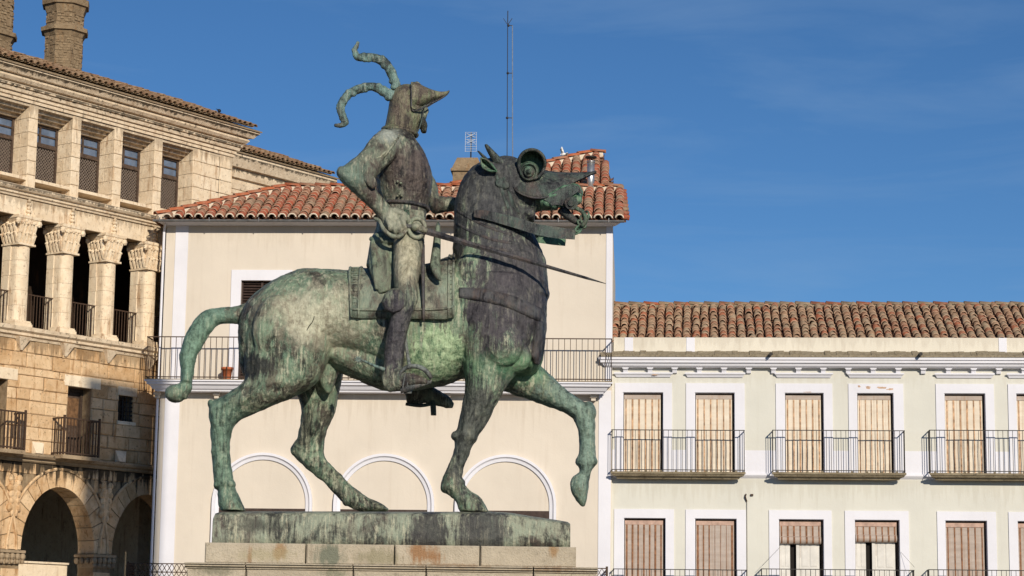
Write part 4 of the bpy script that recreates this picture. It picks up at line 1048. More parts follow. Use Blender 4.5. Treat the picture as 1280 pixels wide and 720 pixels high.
#STATUE
# ------------------------------------------------------------------ the equestrian statue
YS = 19.5
def S(x, y, dy=0.0):
    d = ray(x, y); return CAM+d*((YS+dy)/d.y)
B0 = S(490, 684); B0.y = YS
def L(x, y, dy=0.0): return S(x, y, dy)-B0          # local to the statue's base point
PX = (S(641, 400)-S(640, 400)).x                     # metres per photo pixel at the statue
def cr(p0, p1, p2, p3, t):
    return .5*((2*p1)+(p2-p0)*t+(2*p0-5*p1+4*p2-p3)*t*t+(3*p1-p0-3*p2+p3)*t*t*t)
def loft(mb, secs, sub=4, n=20, e=2.0, m=0):
    """sections (ax, ay, bx, by, dy, half depth): outline pair of the silhouette plus the real thickness"""
    A = [L(s[0], s[1], s[4]) for s in secs]; Bq = [L(s[2], s[3], s[4]) for s in secs]; D = [s[5] for s in secs]
    rings = []; N = len(secs)
    for i in range(N-1):
        for k in range(sub+(i == N-2)):
            t = k/sub; ix = [max(0, i-1), i, i+1, min(N-1, i+2)]
            a = cr(*[A[j] for j in ix], t); b = cr(*[Bq[j] for j in ix], t); d = max(.004, cr(*[D[j] for j in ix], t))
            c = (a+b)/2; h = (b-a)/2; r = []
            for q in range(n):
                ph = 2*math.pi*q/n; cs, sn = math.cos(ph), math.sin(ph)
                f = lambda x: math.copysign(abs(x)**(2/e), x)
                r.append(c+h*f(cs)+Vector((0, 1, 0))*d*f(sn))
            rings.append(r)
    vs = [p for r in rings for p in r]; fs = []
    for i in range(len(rings)-1):
        for q in range(n):
            q2 = (q+1) % n; fs.append((i*n+q, i*n+q2, (i+1)*n+q2, (i+1)*n+q))
    fs += [tuple(reversed(range(n))), tuple((len(rings)-1)*n+q for q in range(n))]
    mb.add(vs, fs, m)
def tubep(mb, pts, n=10, m=0, sub=3):
    """smooth tube through (x, y, dy, radius in pixels)"""
    P_ = [L(p[0], p[1], p[2]) for p in pts]; r = [p[3]*PX for p in pts]; N = len(pts); op = []; orr = []
    for i in range(N-1):
        for k in range(sub+(i == N-2)):
            t = k/sub; ix = [max(0, i-1), i, i+1, min(N-1, i+2)]
            op.append(cr(*[P_[j] for j in ix], t)); orr.append(max(.002, cr(*[r[j] for j in ix], t)))
    mb.tube(op, orr, n, m)
def blobp(mb, x, y, dy, rx, ry, rz, nu=14, nv=10):
    mb.blob(tuple(L(x, y, dy)), (rx*PX, rz, ry*PX), nu, nv)
def fuse(name, mb, vox, smooth, mats, parent, rough=0.0, rscale=3.0, dec=0):
    me = mb.mesh(name, mats); o = bpy.data.objects.new('tmp', me); C.objects.link(o)
    r = o.modifiers.new('r', 'REMESH'); r.mode = 'VOXEL'; r.voxel_size = vox; r.use_smooth_shade = True
    if smooth: s = o.modifiers.new('s', 'SMOOTH'); s.factor = .5; s.iterations = smooth
    dg = bpy.context.evaluated_depsgraph_get(); out = bpy.data.meshes.new_from_object(o.evaluated_get(dg))
    bpy.data.objects.remove(o); out.name = name
    out.materials.clear()
    for m in (mats if isinstance(mats, (list, tuple)) else [mats]): out.materials.append(M[m])
    if rough:
        nv = len(out.vertices); co = [0.0]*(3*nv); no = [0.0]*(3*nv); out.vertices.foreach_get('co', co); out.vertices.foreach_get('normal', no); N3 = noise.noise
        for i in range(0, 3*nv, 3):
            p = Vector(co[i:i+3])*rscale; k = (N3(p)*.5+(.35-abs(N3(p*1.7+Vector((3, 1, 7)))))*.6+N3(p*4.1)*.22+(.3-abs(N3(p*8.3)))*.25)*rough
            co[i] += no[i]*k; co[i+1] += no[i+1]*k; co[i+2] += no[i+2]*k
        out.vertices.foreach_set('co', co)
    out.polygons.foreach_set('use_smooth', [True]*len(out.polygons)); out.update()
    return link(name, out, parent)

# bronze: patina colours belong to the metal, except painted visor shade on the rider's face
def bronze(name, dark, mid, green, pale, gk=.5, dk=.5, pk=.35, zones=(), rough=.55, zp=.3, brown=(.15, .11, .095)):
    m, n, l, b = mat(name, rough, .0, .28); t = NT(m); v = t.obj()
    st = t.noise(t.map(v, (20, 20, 1.8)), 1.5, 9, .74, .35)
    bl = t.noise(v, 2.6, 10, .74, .7); fi = t.noise(v, 20, 8, .8, .4); mk = t.noise(t.map(v, (1, 1, .38), (3, 1, 7)), 7.0, 10, .78, .6)
    b2 = t.noise(t.map(v, (1, 1, .6), (8, 2, 5)), 4.5, 10, .76, .8); s2 = t.noise(t.map(v, (30, 30, 1.2), (1, 5, 2)), 1.2, 8, .7, .2)
    c = t.mix(t.ramp(t.math('ADD', t.math('MULTIPLY', bl, .55), t.math('MULTIPLY', st, .45)), [(.45, 0), (.54, 1)]), dark, mid)
    c = t.mix(t.math('MULTIPLY', t.ramp(b2, [(.50, 0), (.60, 1)]), .55), c, brown)
    gm = t.math('ADD', t.math('MULTIPLY', mk, .6), t.math('MULTIPLY', bl, .4))
    gf = t.math('MULTIPLY', t.ramp(gm, [(.47, 0), (.55, 1)]), gk)
    pf = t.math('MULTIPLY', t.ramp(t.math('ADD', t.math('MULTIPLY', s2, .45), t.math('ADD', t.math('MULTIPLY', fi, .25), t.math('MULTIPLY', mk, .3))), [(.515, 0), (.575, 1)]), pk)
    df = t.math('MULTIPLY', t.ramp(t.math('ADD', t.math('MULTIPLY', st, .6), t.math('MULTIPLY', b2, .4)), [(.53, 0), (.59, 1)]), dk)
    c = t.mix(gf, c, green); c = t.mix(df, c, dark); c = t.mix(pf, c, pale)
    for (ctr, rad, col, kk, soft) in zones:
        d = n.new('ShaderNodeVectorMath'); d.operation = 'SUBTRACT'; l.new(v, d.inputs[0]); d.inputs[1].default_value = ctr
        d2 = n.new('ShaderNodeVectorMath'); d2.operation = 'DIVIDE'; l.new(d.outputs[0], d2.inputs[0]); d2.inputs[1].default_value = rad
        ln = n.new('ShaderNodeVectorMath'); ln.operation = 'LENGTH'; l.new(d2.outputs[0], ln.inputs[0])
        w = t.math('ADD', ln.outputs['Value'], t.math('MULTIPLY', t.math('ADD', t.math('SUBTRACT', mk, .5), t.math('SUBTRACT', st, .5)), 1.9))
        f = t.math('MULTIPLY', t.ramp(w, [(1-soft, 1), (1+soft*.3, 0)]), kk)
        if len(col) == 2:
            cc = t.mix(t.ramp(t.math('ADD', t.math('MULTIPLY', fi, .35), t.math('ADD', t.math('MULTIPLY', st, .35), t.math('MULTIPLY', b2, .3))), [(.44, 0), (.55, 1)]), col[0], col[1])
            cc = t.mix(t.math('MULTIPLY', pf, zp if max(col[1]) > .2 else .16), cc, pale)
        else: cc = col
        c = t.mix(f, c, cc)
    wsp = t.math('MULTIPLY', t.ramp(t.noise(v, 26, 6, .8), [(.70, 0), (.76, 1)]), .5)
    c = t.mix(wsp, c, (.50, .50, .42))
    l.new(c, b.inputs['Base Color'])
    mt = t.math('MULTIPLY', t.math('SUBTRACT', 1.0, gf), .22); l.new(mt, b.inputs['Metallic'])
    rr = t.math('ADD', t.math('MULTIPLY', fi, .4), rough-.34); l.new(rr, b.inputs['Roughness'])
    t.bump(t.math('ADD', t.math('MULTIPLY', st, .5), t.math('ADD', t.math('MULTIPLY', fi, .5), t.math('MULTIPLY', t.noise(v, 45, 5, .7), .3))), 1.0, .022, b)
    M[name] = m
DK, MD, GR, PL = (.028, .028, .030), (.085, .092, .075), (.075, .145, .10), (.30, .30, .20)
def zl(x, y, dy=0.0): return tuple(L(x, y, dy))
bronze('bronze_horse', (.03, .034, .028), (.235, .25, .175), (.16, .30, .20), (.60, .58, .43), .55, .55, .6, zones=[
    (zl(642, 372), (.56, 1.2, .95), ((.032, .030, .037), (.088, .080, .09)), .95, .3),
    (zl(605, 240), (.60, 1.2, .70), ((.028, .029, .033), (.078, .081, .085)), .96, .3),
    (zl(548, 440, -.4), (.27, .5, .27), ((.06, .13, .07), (.44, .58, .35)), .93, .2),
    (zl(650, 462), (.42, 1, .16), ((.09, .21, .12), (.20, .36, .20)), .8, .5),
    (zl(590, 470, -.3), (.12, .5, .22), ((.09, .21, .12), (.20, .36, .20)), .75, .5),
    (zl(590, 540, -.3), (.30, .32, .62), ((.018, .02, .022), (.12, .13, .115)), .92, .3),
    (zl(715, 540, .24), (.5, .3, .8), ((.055, .078, .068), (.24, .345, .285)), .9, .3),
    (zl(275, 560, -.28), (.3, .4, .8), ((.045, .07, .055), (.19, .30, .22)), .88, .3),
    (zl(250, 430), (.40, .6, .62), ((.07, .12, .09), (.21, .35, .265)), .9, .4),
    (zl(400, 400, -.3), (.62, .6, .36), ((.27, .245, .18), (.62, .61, .46)), .85, .6),
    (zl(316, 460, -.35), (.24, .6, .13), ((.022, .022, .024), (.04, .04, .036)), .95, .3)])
bronze('bronze_dark', (.018, .019, .023), (.078, .085, .084), (.07, .16, .11), (.20, .22, .18), .25, .5, .35)
bronze('bronze_slate', (.022, .022, .027), (.095, .09, .098), (.07, .12, .09), (.20, .19, .17), .15, .5, .35)
bronze('bronze_pale', (.065, .063, .048), (.36, .35, .26), (.15, .22, .16), (.42, .42, .32), .55, .45, .5)
bronze('bronze_rider', (.028, .027, .027), (.16, .145, .115), (.17, .25, .18), (.48, .46, .35), .5, .65, .65, zones=[
    (zl(518, 215, -.3), (.22, .6, .36), ((.022, .018, .021), (.135, .108, .097)), .93, .3),
    (zl(498, 420, -.5), (.3, .6, .42), ((.020, .019, .027), (.095, .088, .10)), .94, .3),
    (zl(510, 325, -.4), (.15, .6, .33), ((.24, .22, .15), (.62, .58, .42)), .85, .5),
    (zl(485, 172, -.3), (.14, .6, .13), ((.30, .34, .30), (.50, .54, .48)), .75, .6),
    (zl(493, 276, -.4), (.16, .6, .14), ((.30, .32, .24), (.48, .48, .37)), .75, .5),
    (zl(531, 158, 0), (.06, .5, .10), ((.012, .013, .012), (.04, .045, .036)), .95, .3), (zl(440, 225, -.4), (.16, .6, .2), ((.12, .20, .16), (.22, .31, .25)), .75, .6)])  # small black zone paints the visor's shade over face and beard
bronze('bronze_helmet', (.05, .042, .036), (.24, .21, .145), (.17, .235, .12), (.36, .33, .25), .55, .6, .45)
bronze('bronze_plume', (.04, .055, .053), (.20, .30, .27), (.13, .24, .22), (.50, .50, .42), .6, .5, .4)
bronze('bronze_green', (.04, .065, .048), (.10, .20, .13), (.16, .32, .2), (.33, .43, .30), .6, .45, .4)
bronze('bronze_base', (.05, .052, .045), (.33, .34, .255), (.27, .33, .255), (.55, .52, .38), .6, .7, .65, zones=[
    (zl(535, 668, -.5), (.20, .3, .3), ((.028, .026, .030), (.07, .068, .066)), .9, .35), (zl(605, 668, -.5), (.25, .3, .3), ((.028, .028, .032), (.08, .08, .078)), .9, .35),
    (zl(330, 656, -.5), (.30, .3, .08), ((.03, .032, .03), (.07, .08, .065)), .6, .6)])

bronze('bronze_boss', (.02, .026, .024), (.08, .12, .10), (.12, .26, .17), (.25, .33, .25), .6, .4, .3)
bronze('bronze_cloth', (.07, .072, .062), (.30, .305, .235), (.19, .29, .22), (.34, .33, .24), .5, .55, .45)
bronze('bronze_green2', (.05, .058, .046), (.24, .29, .21), (.14, .20, .14), (.30, .32, .22), .5, .4, .35)
bronze('bronze_stirrup', (.07, .08, .08), (.2, .21, .2), (.17, .22, .2), (.36, .37, .33), .5, .4, .4)
M['pmortar_dark'] = plain('dark joint', (.05, .05, .04), .9)
ST = thing('equestrian_statue', 'green and black bronze statue of an armoured horseman with plumed helmet and sword', 'statue', B0)
# ---- horse
hb = MB()
loft(hb, [(300, 408, 300, 440, 0, .16), (306, 384, 304, 468, 0, .27), (322, 366, 322, 486, 0, .37), (345, 350, 350, 490, 0, .43), (382, 337, 385, 480, 0, .455), (418, 338, 412, 446, 0, .44),
          (450, 341, 447, 449, 0, .44), (480, 342, 476, 463, 0, .435), (510, 340, 508, 484, 0, .415), (540, 335, 545, 484, 0, .40), (575, 322, 580, 472, 0, .40), (605, 314, 608, 468, 0, .42),
          (640, 314, 640, 470, 0, .41), (664, 322, 663, 467, 0, .34), (680, 348, 677, 452, 0, .21), (684, 368, 682, 424, 0, .08)], 4, 32, 2.25)
loft(hb, [(398, 420, 402, 450, 0, .2), (412, 425, 416, 460, 0, .24), (440, 425, 445, 474, 0, .26), (475, 430, 478, 487, 0, .28), (505, 440, 508, 489, 0, .30), (530, 440, 535, 485, 0, .26)], 4, 22)
loft(hb, [(566, 352, 686, 372, 0, .40), (566, 330, 684.5, 350, 0, .38), (566.5, 312, 682, 328, 0, .345), (567, 295, 674, 307, 0, .31), (567.5, 270, 665, 288, 0, .275), (570, 246, 658, 272, 0, .25), (577, 226, 652, 256, 0, .22), (589, 211, 650, 240, 0, .195), (604, 202, 652, 222, 0, .16)], 4, 28, 2.2)
loft(hb, [(606, 200, 624, 258, 0, .15), (622, 196, 640, 266, 0, .18), (642, 196, 650, 268, 0, .185), (660, 206, 664, 266, 0, .17), (680, 218, 680, 263, 0, .15), (696, 228, 697, 262, 0, .135)], 4, 22)
loft(hb, [(640, 246, 646, 274, 0, .15), (655, 256, 662, 278, 0, .13), (668, 264, 668, 277, 0, .11)], 3, 16)
# legs
loft(hb, [(310, 385, 425, 392, -.12, .33), (304, 420, 420, 428, -.16, .34), (305, 450, 411, 448, -.2, .31), (306, 470, 397, 477, -.25, .245), (302, 481, 368, 496, -.27, .19), (289, 489, 336, 509, -.28, .155), (275, 497.5, 309, 521, -.28, .135), (263, 503, 295, 529, -.28, .12), (260.5, 514, 290, 538, -.28, .115),
          (263, 540, 287.5, 550, -.28, .09), (265, 572, 288.5, 577, -.28, .082), (266, 590, 290, 591, -.28, .092), (267.5, 604, 291.5, 603, -.28, .1), (273, 613, 293.5, 611, -.28, .08), (272.5, 627, 299, 621, -.28, .105), (276.5, 638.5, 307, 638.5, -.28, .12)], 4, 20, 2.15)
loft(hb, [(350, 440, 432, 440, .17, .24), (364, 470, 429, 462, .2, .22), (374, 500, 425, 482, .25, .19), (376.5, 522, 418.5, 514, .27, .15), (372, 545, 409, 538, .27, .125), (364, 562, 405.5, 557, .27, .115), (372, 576, 406.5, 572, .27, .105), (390, 590, 414.5, 582, .27, .085), (408, 606, 428.5, 595, .27, .08),
          (425, 624.5, 441, 609, .27, .09), (437, 634, 453, 617, .27, .095), (452, 639, 464, 625, .27, .085), (468, 639, 474, 629, .27, .10), (482, 638.5, 486, 637, .27, .10)], 4, 20, 2.15)
loft(hb, [(582, 345, 668, 350, -.08, .34), (575, 385, 676, 390, -.12, .37), (573, 420, 668, 425, -.16, .345), (577, 446, 655, 454, -.19, .28), (581, 474, 638, 476, -.25, .185), (580, 495, 628, 492, -.26, .155), (575.5, 520, 613, 520, -.26, .125), (569.5, 545, 599.5, 543, -.26, .115), (567, 564, 588.5, 563, -.26, .1), (559.5, 584, 581, 582, -.26, .082),
          (552, 601, 577, 598, -.26, .09), (551.5, 612, 580, 606, -.26, .098), (563, 620, 588, 614.5, -.26, .085), (570, 629, 600, 622, -.26, .105), (575, 639.5, 612, 639.5, -.26, .12)], 4, 20, 2.15)
loft(hb, [(664, 440, 622, 485, .17, .2), (672, 452, 640, 492, .2, .185), (684, 465, 657, 497.5, .24, .165), (700, 481, 680, 507, .24, .145), (720, 496, 703, 515, .24, .125), (733, 505, 716, 523, .24, .115), (742.5, 520, 721.5, 535, .24, .11), (743, 545, 724, 547, .24, .085), (744, 563, 724.5, 563, .24, .08),
          (745.5, 578, 720.5, 577, .24, .098), (740, 589, 724, 589, .24, .078), (737, 598, 714, 598, .24, .095), (735, 613, 712.5, 611, .24, .108), (732, 628, 722, 626, .24, .06), (730, 633, 727, 632, .24, .03)], 4, 20, 2.15)
# tail with its knot
loft(hb, [(318, 375, 312, 420, 0, .12), (302, 381, 298, 405.5, 0, .10), (287.5, 384, 286, 404, 0, .085), (270, 386, 275, 404, 0, .085), (257, 389, 270, 407, 0, .09), (244, 399, 263, 414, 0, .095), (235, 412.5, 257.5, 424, 0, .10), (228.5, 428, 250.5, 437, 0, .10), (225, 445, 244.5, 451, 0, .095), (226, 463, 241, 465, 0, .085), (226, 478, 239.5, 479, 0, .075), (219, 481, 239, 488, 0, .085), (209, 486, 233, 500, 0, .09)], 5, 18)
blobp(hb, 220, 492, 0, 13, 11.5, .1); blobp(hb, 232, 484, 0, 8, 9, .08)
# muscles and joints
for (x, y, dy, rx, ry, rz) in ((345, 415, -.40, 30, 46, .12), (628, 430, -.43, 26, 28, .10), (350, 420, .34, 42, 52, .13), (622, 425, .33, 40, 48, .13), (600, 340, -.26, 34, 26, .14), (640, 445, -.3, 24, 22, .12), (278, 512, -.28, 13, 15, .13), (583, 545, -.26, 15, 13, .125), (735, 515, .24, 11, 13, .12), (386, 562, .27, 16, 14, .12), (660, 445, .0, 18, 24, .3)):
    blobp(hb, x, y, dy, rx, ry, rz)
for (x, y, dy, rx, ry, rz) in ((270.5, 606, -.28, 4.5, 6, .075), (288, 605, -.28, 6, 5, .095), (276, 618, -.28, 4, 4, .06), (433, 628, .27, 5, 5, .07), (437, 613, .27, 6, 5, .085), (556, 609, -.26, 5.5, 6.5, .08), (575, 604, -.26, 5.5, 5.5, .085), (725, 577, .24, 5.5, 6, .07), (741, 577, .24, 6, 6, .085), (264, 505, -.28, 4.5, 6, .07), (368, 563, .27, 5, 7, .07), (570, 545, -.26, 6, 6, .09), (595, 540, -.26, 5, 7, .09), (739, 519, .24, 5, 6, .09)):
    blobp(hb, x, y, dy, rx, ry, rz)
for (p) in ([(268, 512, -.37, 2), (270, 545, -.36, 1.6), (274, 580, -.365, 1.6), (276, 600, -.37, 2)], [(282, 530, -.38, 2), (282, 560, -.365, 1.8), (284, 590, -.37, 2)], [(600, 500, -.40, 5), (590, 525, -.38, 4), (583, 545, -.375, 3)], [(612, 480, -.42, 7), (606, 505, -.39, 5), (596, 530, -.37, 3)], [(575, 570, -.35, 2.5), (568, 590, -.34, 2)], [(300, 490, -.42, 5), (283, 505, -.40, 4), (272, 515, -.39, 3)], [(330, 480, -.44, 9), (305, 500, -.42, 6), (292, 516, -.39, 4)], [(395, 500, .1, 6), (393, 530, .13, 5), (388, 556, .15, 4)], [(700, 495, .12, 6), (720, 508, .12, 5)], [(733, 530, .13, 3), (735, 560, .15, 3)]):
    tubep(hb, [(*p[0][:3], .6)]+[(*q_[:3], q_[3]*.9) for q_ in p[1:-1]]+[(p[-1][0], p[-1][1], p[-1][2]+(.03 if p[-1][2] < 0 else .03), .5)], 8)
loft(hb, [(398, 452, 424, 462, 0, .12), (396, 470, 418, 478, 0, .11), (402, 484, 414, 488, 0, .08), (408, 491, 412, 492, 0, .04)], 3, 14)
for k in range(9):                                   # hair strands give the tail its grooves
    f = (k+.5)/9; d = -.085*math.sin(math.pi*f)**.5
    pts_ = [(300, 382, 298, 404), (280, 385, 281, 404), (257, 390, 270, 407), (237, 412, 257, 424), (227, 440, 246, 446), (226, 462, 241, 466), (228, 476, 238, 478)]
    tubep(hb, [(a+(c-a)*f, b+(d2-b)*f, d, 2.1-.5*(i % 2)) for i, (a, b, c, d2) in enumerate(pts_)], 6)
horse = fuse('horse', hb, .0105, 3, 'bronze_horse', ST, .020, 5.0)
dgm = horse.data; BV = BVHTree.FromPolygons([v.co for v in dgm.vertices], [tuple(p.vertices) for p in dgm.polygons])
def stick(x, y):
    """the point of the horse's surface seen at this place of the picture, with its normal"""
    d = ray(x, y).normalized(); h = BV.ray_cast(CAM-B0, d)
    if h[0] is None: return None
    return h[0], h[1]
def ribbon(mb, pts, thick=.02, sub=6, m=0, over=0.0):
    """band lying on the horse between pairs of points (x_top, y_top, x_bottom, y_bottom)"""
    st = []
    for i in range(len(pts)-1):
        for k in range(sub+(i == len(pts)-2)):
            t = k/sub; ix = [max(0, i-1), i, i+1, min(len(pts)-1, i+2)]
            st.append([cr(*[pts[j][c] for j in ix], t) for c in range(4)])
    rows = []
    for a in st:
        h = [stick(a[0]+(a[2]-a[0])*k/3, a[1]+(a[3]-a[1])*k/3) for k in range(4)]
        if any(q is None for q in h): continue
        rows.append(h)
    vs = []
    for h in rows:
        nrm = (h[1][1]+h[2][1]).normalized()
        vs += [q[0]+nrm*(thick+over) for k, q in enumerate(h)]+[q[0]-nrm*.02 for q in h]
    fs = []
    for i in range(len(rows)-1):
        o = i*8; p = o+8
        for k in range(3): fs.append((o+k, o+k+1, p+k+1, p+k)); fs.append((o+4+k, p+4+k, p+5+k, o+5+k))
        fs.append((o, p, p+4, o+4)); fs.append((o+3, o+7, p+7, p+3))
    e = (len(rows)-1)*8; fs += [(0, 4, 5, 6, 7, 3, 2, 1), (e, e+1, e+2, e+3, e+7, e+6, e+5, e+4)]
    mb.add(vs, fs, m)
# hooves, scored line above the walls
# breast strap and its round pendant
b = MB(); ribbon(b, [(574, 360, 574, 372), (600, 361, 600, 376), (630, 367, 630, 383), (655, 376, 654, 393), (676, 386, 674, 402)], .014)
b.build('breast_strap', 'bronze_slate', ST, True)
b = MB(); ribbon(b, [(669, 402, 676, 402), (666, 430, 678, 430), (664, 444, 675, 446), (667, 454, 672, 454)], .03); b.build('strap_pendant', 'bronze_slate', ST, True)
b = MB(); ribbon(b, [(392.5, 395, 393.3, 395.4), (390, 402, 391, 402.4), (386, 407, 387.2, 407.6), (383, 413, 383.6, 413.3)], .0006); b.build('crack', 'dark', ST)
# neck lames of the crinet
for (pts) in ([(571, 262, 571, 265), (585, 270, 585, 273), (610, 282, 609, 285), (640, 292, 639, 295)], [(571, 278, 571, 281), (590, 288, 589, 291), (620, 299, 619, 302), (650, 303, 650, 306)], [(571, 296, 571, 299), (600, 306, 599, 309), (640, 312, 639, 315)]):
    b = MB(); ribbon(b, pts, .0035); b.build('neck_lame', 'bronze_slate', ST, True)
for (pts) in ([(628, 222, 631, 221), (634, 240, 637, 238), (640, 258, 643, 256), (648, 268, 650, 266)], [(618, 218, 621, 217), (626, 240, 629, 238), (634, 262, 637, 260)], ):
    b = MB(); ribbon(b, pts, .01); b.build('cheek_plate_rim', 'bronze_dark', ST, True)
b = MB(); ribbon(b, [(619, 227, 620, 232), (626, 224, 627, 236), (633, 228, 633, 236), (636, 231, 636, 233)], .02); b.build('cheek_boss', 'bronze_dark', ST, True)
# ---- chanfron with its long spike, ears, eye cup
b = MB()
cs_ = [(636, 200, 638, 228, .15), (644, 203, 645, 238, .185), (654, 206, 654, 243.5, .205), (666, 209.5, 666, 247, .21), (681, 213, 681, 247, .20), (697, 215, 696, 240.5, .16), (712, 215.5, 711, 230.5, .11), (726, 215.3, 725, 223.8, .06), (738, 214.5, 737, 218.2, .03), (745.5, 213.3, 745.5, 215, .008)]
rw = []
for (ax, ay, bx, by, w_) in cs_:
    r_ = []
    for i in range(-8, 9):
        t_ = abs(i)/8; k_ = t_**1.25; r_.append(L(ax+(bx-ax)*k_, ay+(by-ay)*k_, math.copysign(w_*math.sin(t_*math.pi/2)**.85, i)))
    rw.append(r_)
n_ = 17; N_ = len(rw)*n_; b.add([p for r_ in rw for p in r_]+[p+Vector((0, (-.02 if p.y > 0 else .02), -.012)) for r_ in rw for p in r_],
    [(i*n_+q, i*n_+q+1, (i+1)*n_+q+1, (i+1)*n_+q) for i in range(len(rw)-1) for q in range(n_-1)]+[(N_+i*n_+q, N_+(i+1)*n_+q, N_+(i+1)*n_+q+1, N_+i*n_+q+1) for i in range(len(rw)-1) for q in range(n_-1)]
    +[(i*n_+q, (i+1)*n_+q, N_+(i+1)*n_+q, N_+i*n_+q) for i in range(len(rw)-1) for q in (0, n_-1)]+[((len(rw)-1)*0+q, q+1, N_+q+1, N_+q) for q in range(n_-1)])
ch = b.build('chanfron', 'bronze_dark', ST, True)
b = MB(); tubep(b, [(638, 228, -.15, 1.1), (645, 238, -.185, 1.2), (654, 243.5, -.205, 1.2), (666, 247, -.21, 1.2), (681, 247, -.20, 1.2), (696, 240.5, -.16, 1.2), (711, 230.5, -.11, 1.0), (725, 223.8, -.06, .8), (744, 215, -.01, .5)], 6); b.build('chanfron_rim', 'bronze_slate', ST, True)
def ear(pts, mname, name='ear'):
    e = MB(); o = []
    loft(e, pts, 4, 12); return fuse(name, e, .006, 2, mname, ST)
ear([(617, 205, 634, 206, -.10, .045), (612, 196, 628, 199, -.11, .05), (607.5, 187, 619, 190, -.12, .042), (605.5, 181.5, 611.5, 182.5, -.125, .025), (607, 180, 609, 180.2, -.125, .01)], 'bronze_dark')
ear([(604, 199, 613, 201, .10, .03), (599.5, 193, 607, 195.5, .10, .03), (596, 188.5, 599, 188.5, .10, .012)], 'bronze_dark')
# leaf shaped ear guard with a hollow green inside
e = MB()
pts = [(600.5, 197.5), (608, 199.5), (615, 206), (621, 214.5)]
low = [(600.5, 197.5), (603, 208), (610, 213), (621, 214.5)]
for i in range(8):
    def at(P_, t):
        f = t*3; k = min(int(f), 2); u = f-k; return P_[k][0]+(P_[k+1][0]-P_[k][0])*u, P_[k][1]+(P_[k+1][1]-P_[k][1])*u
    t0, t1 = i/8, (i+1)/8
    rows = []
    for t in (t0, t1):
        a, c = at(pts, t), at(low, t); mid = ((a[0]+c[0])/2, (a[1]+c[1])/2)
        rows.append([L(a[0], a[1], -.26), L(mid[0], mid[1], -.19), L(c[0], c[1], -.27)])
    e.add([p for r in rows for p in r], [(0, 1, 4, 3), (1, 2, 5, 4)])
tubep(e, [(600.5, 197.5, -.26, .9), (608, 199.5, -.26, 1.4), (615, 206, -.26, 1.4), (621, 214.5, -.24, 1.1)], 6); tubep(e, [(600.5, 197.5, -.27, .9), (603, 208, -.27, 1.5), (610, 213, -.27, 1.5), (621, 214.5, -.24, 1.1)], 6)
e.build('ear_guard', 'bronze_green', ST, True)
# eye cup: a raised hood ring standing off the chanfron, with a boss inside
cx, cy, cdy = 664.5, 206.5, -.20
def ring_pt(a, r, d): 
    x = cx+math.cos(a)*18.5*r; y = cy-math.sin(a)*19.5*r; return L(x, y, cdy+d)
e = MB(); n = 36; prof = [(.74, .13, 0), (.93, .05, 0), (1.0, -.07, 0), (1.05, -.06, 0), (1.03, .04, 0), (.9, .12, 0)]
vs = []; fs = []
for i in range(n):
    a = 2*math.pi*i/n; hood = max(0, math.sin(a+.15))**.7          # the hood stands out furthest at the top
    for (r, d, _) in prof: vs.append(ring_pt(a, r*(.86+.14*hood), d*1.25*hood if d < 0 else d))
k = len(prof)
for i in range(n):
    for j in range(k): fs.append((i*k+j, i*k+(j+1) % k, ((i+1) % n)*k+(j+1) % k, ((i+1) % n)*k+j))
e.add(vs, fs); e.build('eye_cup', 'bronze_green', ST, True)
e = MB(); vs = []
for i in range(n):
    a = 2*math.pi*i/n; hood = max(0, math.sin(a+.15))**.7; vs.append(ring_pt(a, 1.0*(.86+.14*hood), -.09*hood+.01))
e.tube(vs+[vs[0]], .016, 6, 0, False); e.build('eye_cup_rim', 'bronze_dark', ST, True)
e = MB(); vs = [ring_pt(2*math.pi*i/n, .9, .09) for i in range(n)]+[ring_pt(0, 0, .09)]; e.add(vs, [(i, (i+1) % n, n) for i in range(n)]); bs = [(13, .05), (11.6, .005), (10.2, -.02), (9.2, -.012), (8.4, .012), (7.4, .012), (6.6, -.02), (5.4, -.035), (4.4, -.028), (3.4, -.04), (1.6, -.055)]
nb = 28; vs = [L(661+math.cos(2*math.pi*k/nb)*r_, 214.5-math.sin(2*math.pi*k/nb)*r_, cdy+d_) for r_, d_ in bs for k in range(nb)]+[L(661, 214.5, cdy-.058)]
e.add(vs, [(a_*nb+k, a_*nb+(k+1) % nb, (a_+1)*nb+(k+1) % nb, (a_+1)*nb+k) for a_ in range(len(bs)-1) for k in range(nb)]+[((len(bs)-1)*nb+k, (len(bs)-1)*nb+(k+1) % nb, len(bs)*nb) for k in range(nb)])
e.build('eye_boss', 'bronze_boss', ST, True)
# muzzle: scalloped nostril guard, roundel, bit, rein chain
e = MB()
loft(e, [(672, 246, 676, 263, -.03, .15), (686, 240, 690, 258, -.04, .16), (700, 233, 702, 258, -.04, .15), (714, 229, 714, 259, -.04, .13), (724, 231, 723, 256, -.04, .10), (729, 240, 727, 252, -.04, .06)], 3, 16)
for (x, y, r) in ((684, 254, 5), (692, 257, 4.5), (699, 255, 5), (722, 250, 6), (706, 238, 7), (718, 236, 6)): blobp(e, x, y, -.15, r, r, .04)
fuse('muzzle', e, .008, 2, 'bronze_green', ST, .006, 9)
e = MB(); sc = [(676, 247), (686, 253), (690, 257), (696, 256), (703, 257), (708, 252), (713, 246), (722, 240), (728, 243), (724, 233), (714, 230), (700, 236), (688, 243)]
dd = [L(x, y, -.195) for x, y in sc]+[L(x, y, -.17) for x, y in sc]; k = len(sc); e.add(dd, [tuple(range(k)), tuple(reversed(range(k, 2*k)))]+[(i, (i+1) % k, k+(i+1) % k, k+i) for i in range(k)]); e.build('nostril_guard', 'bronze_dark', ST)
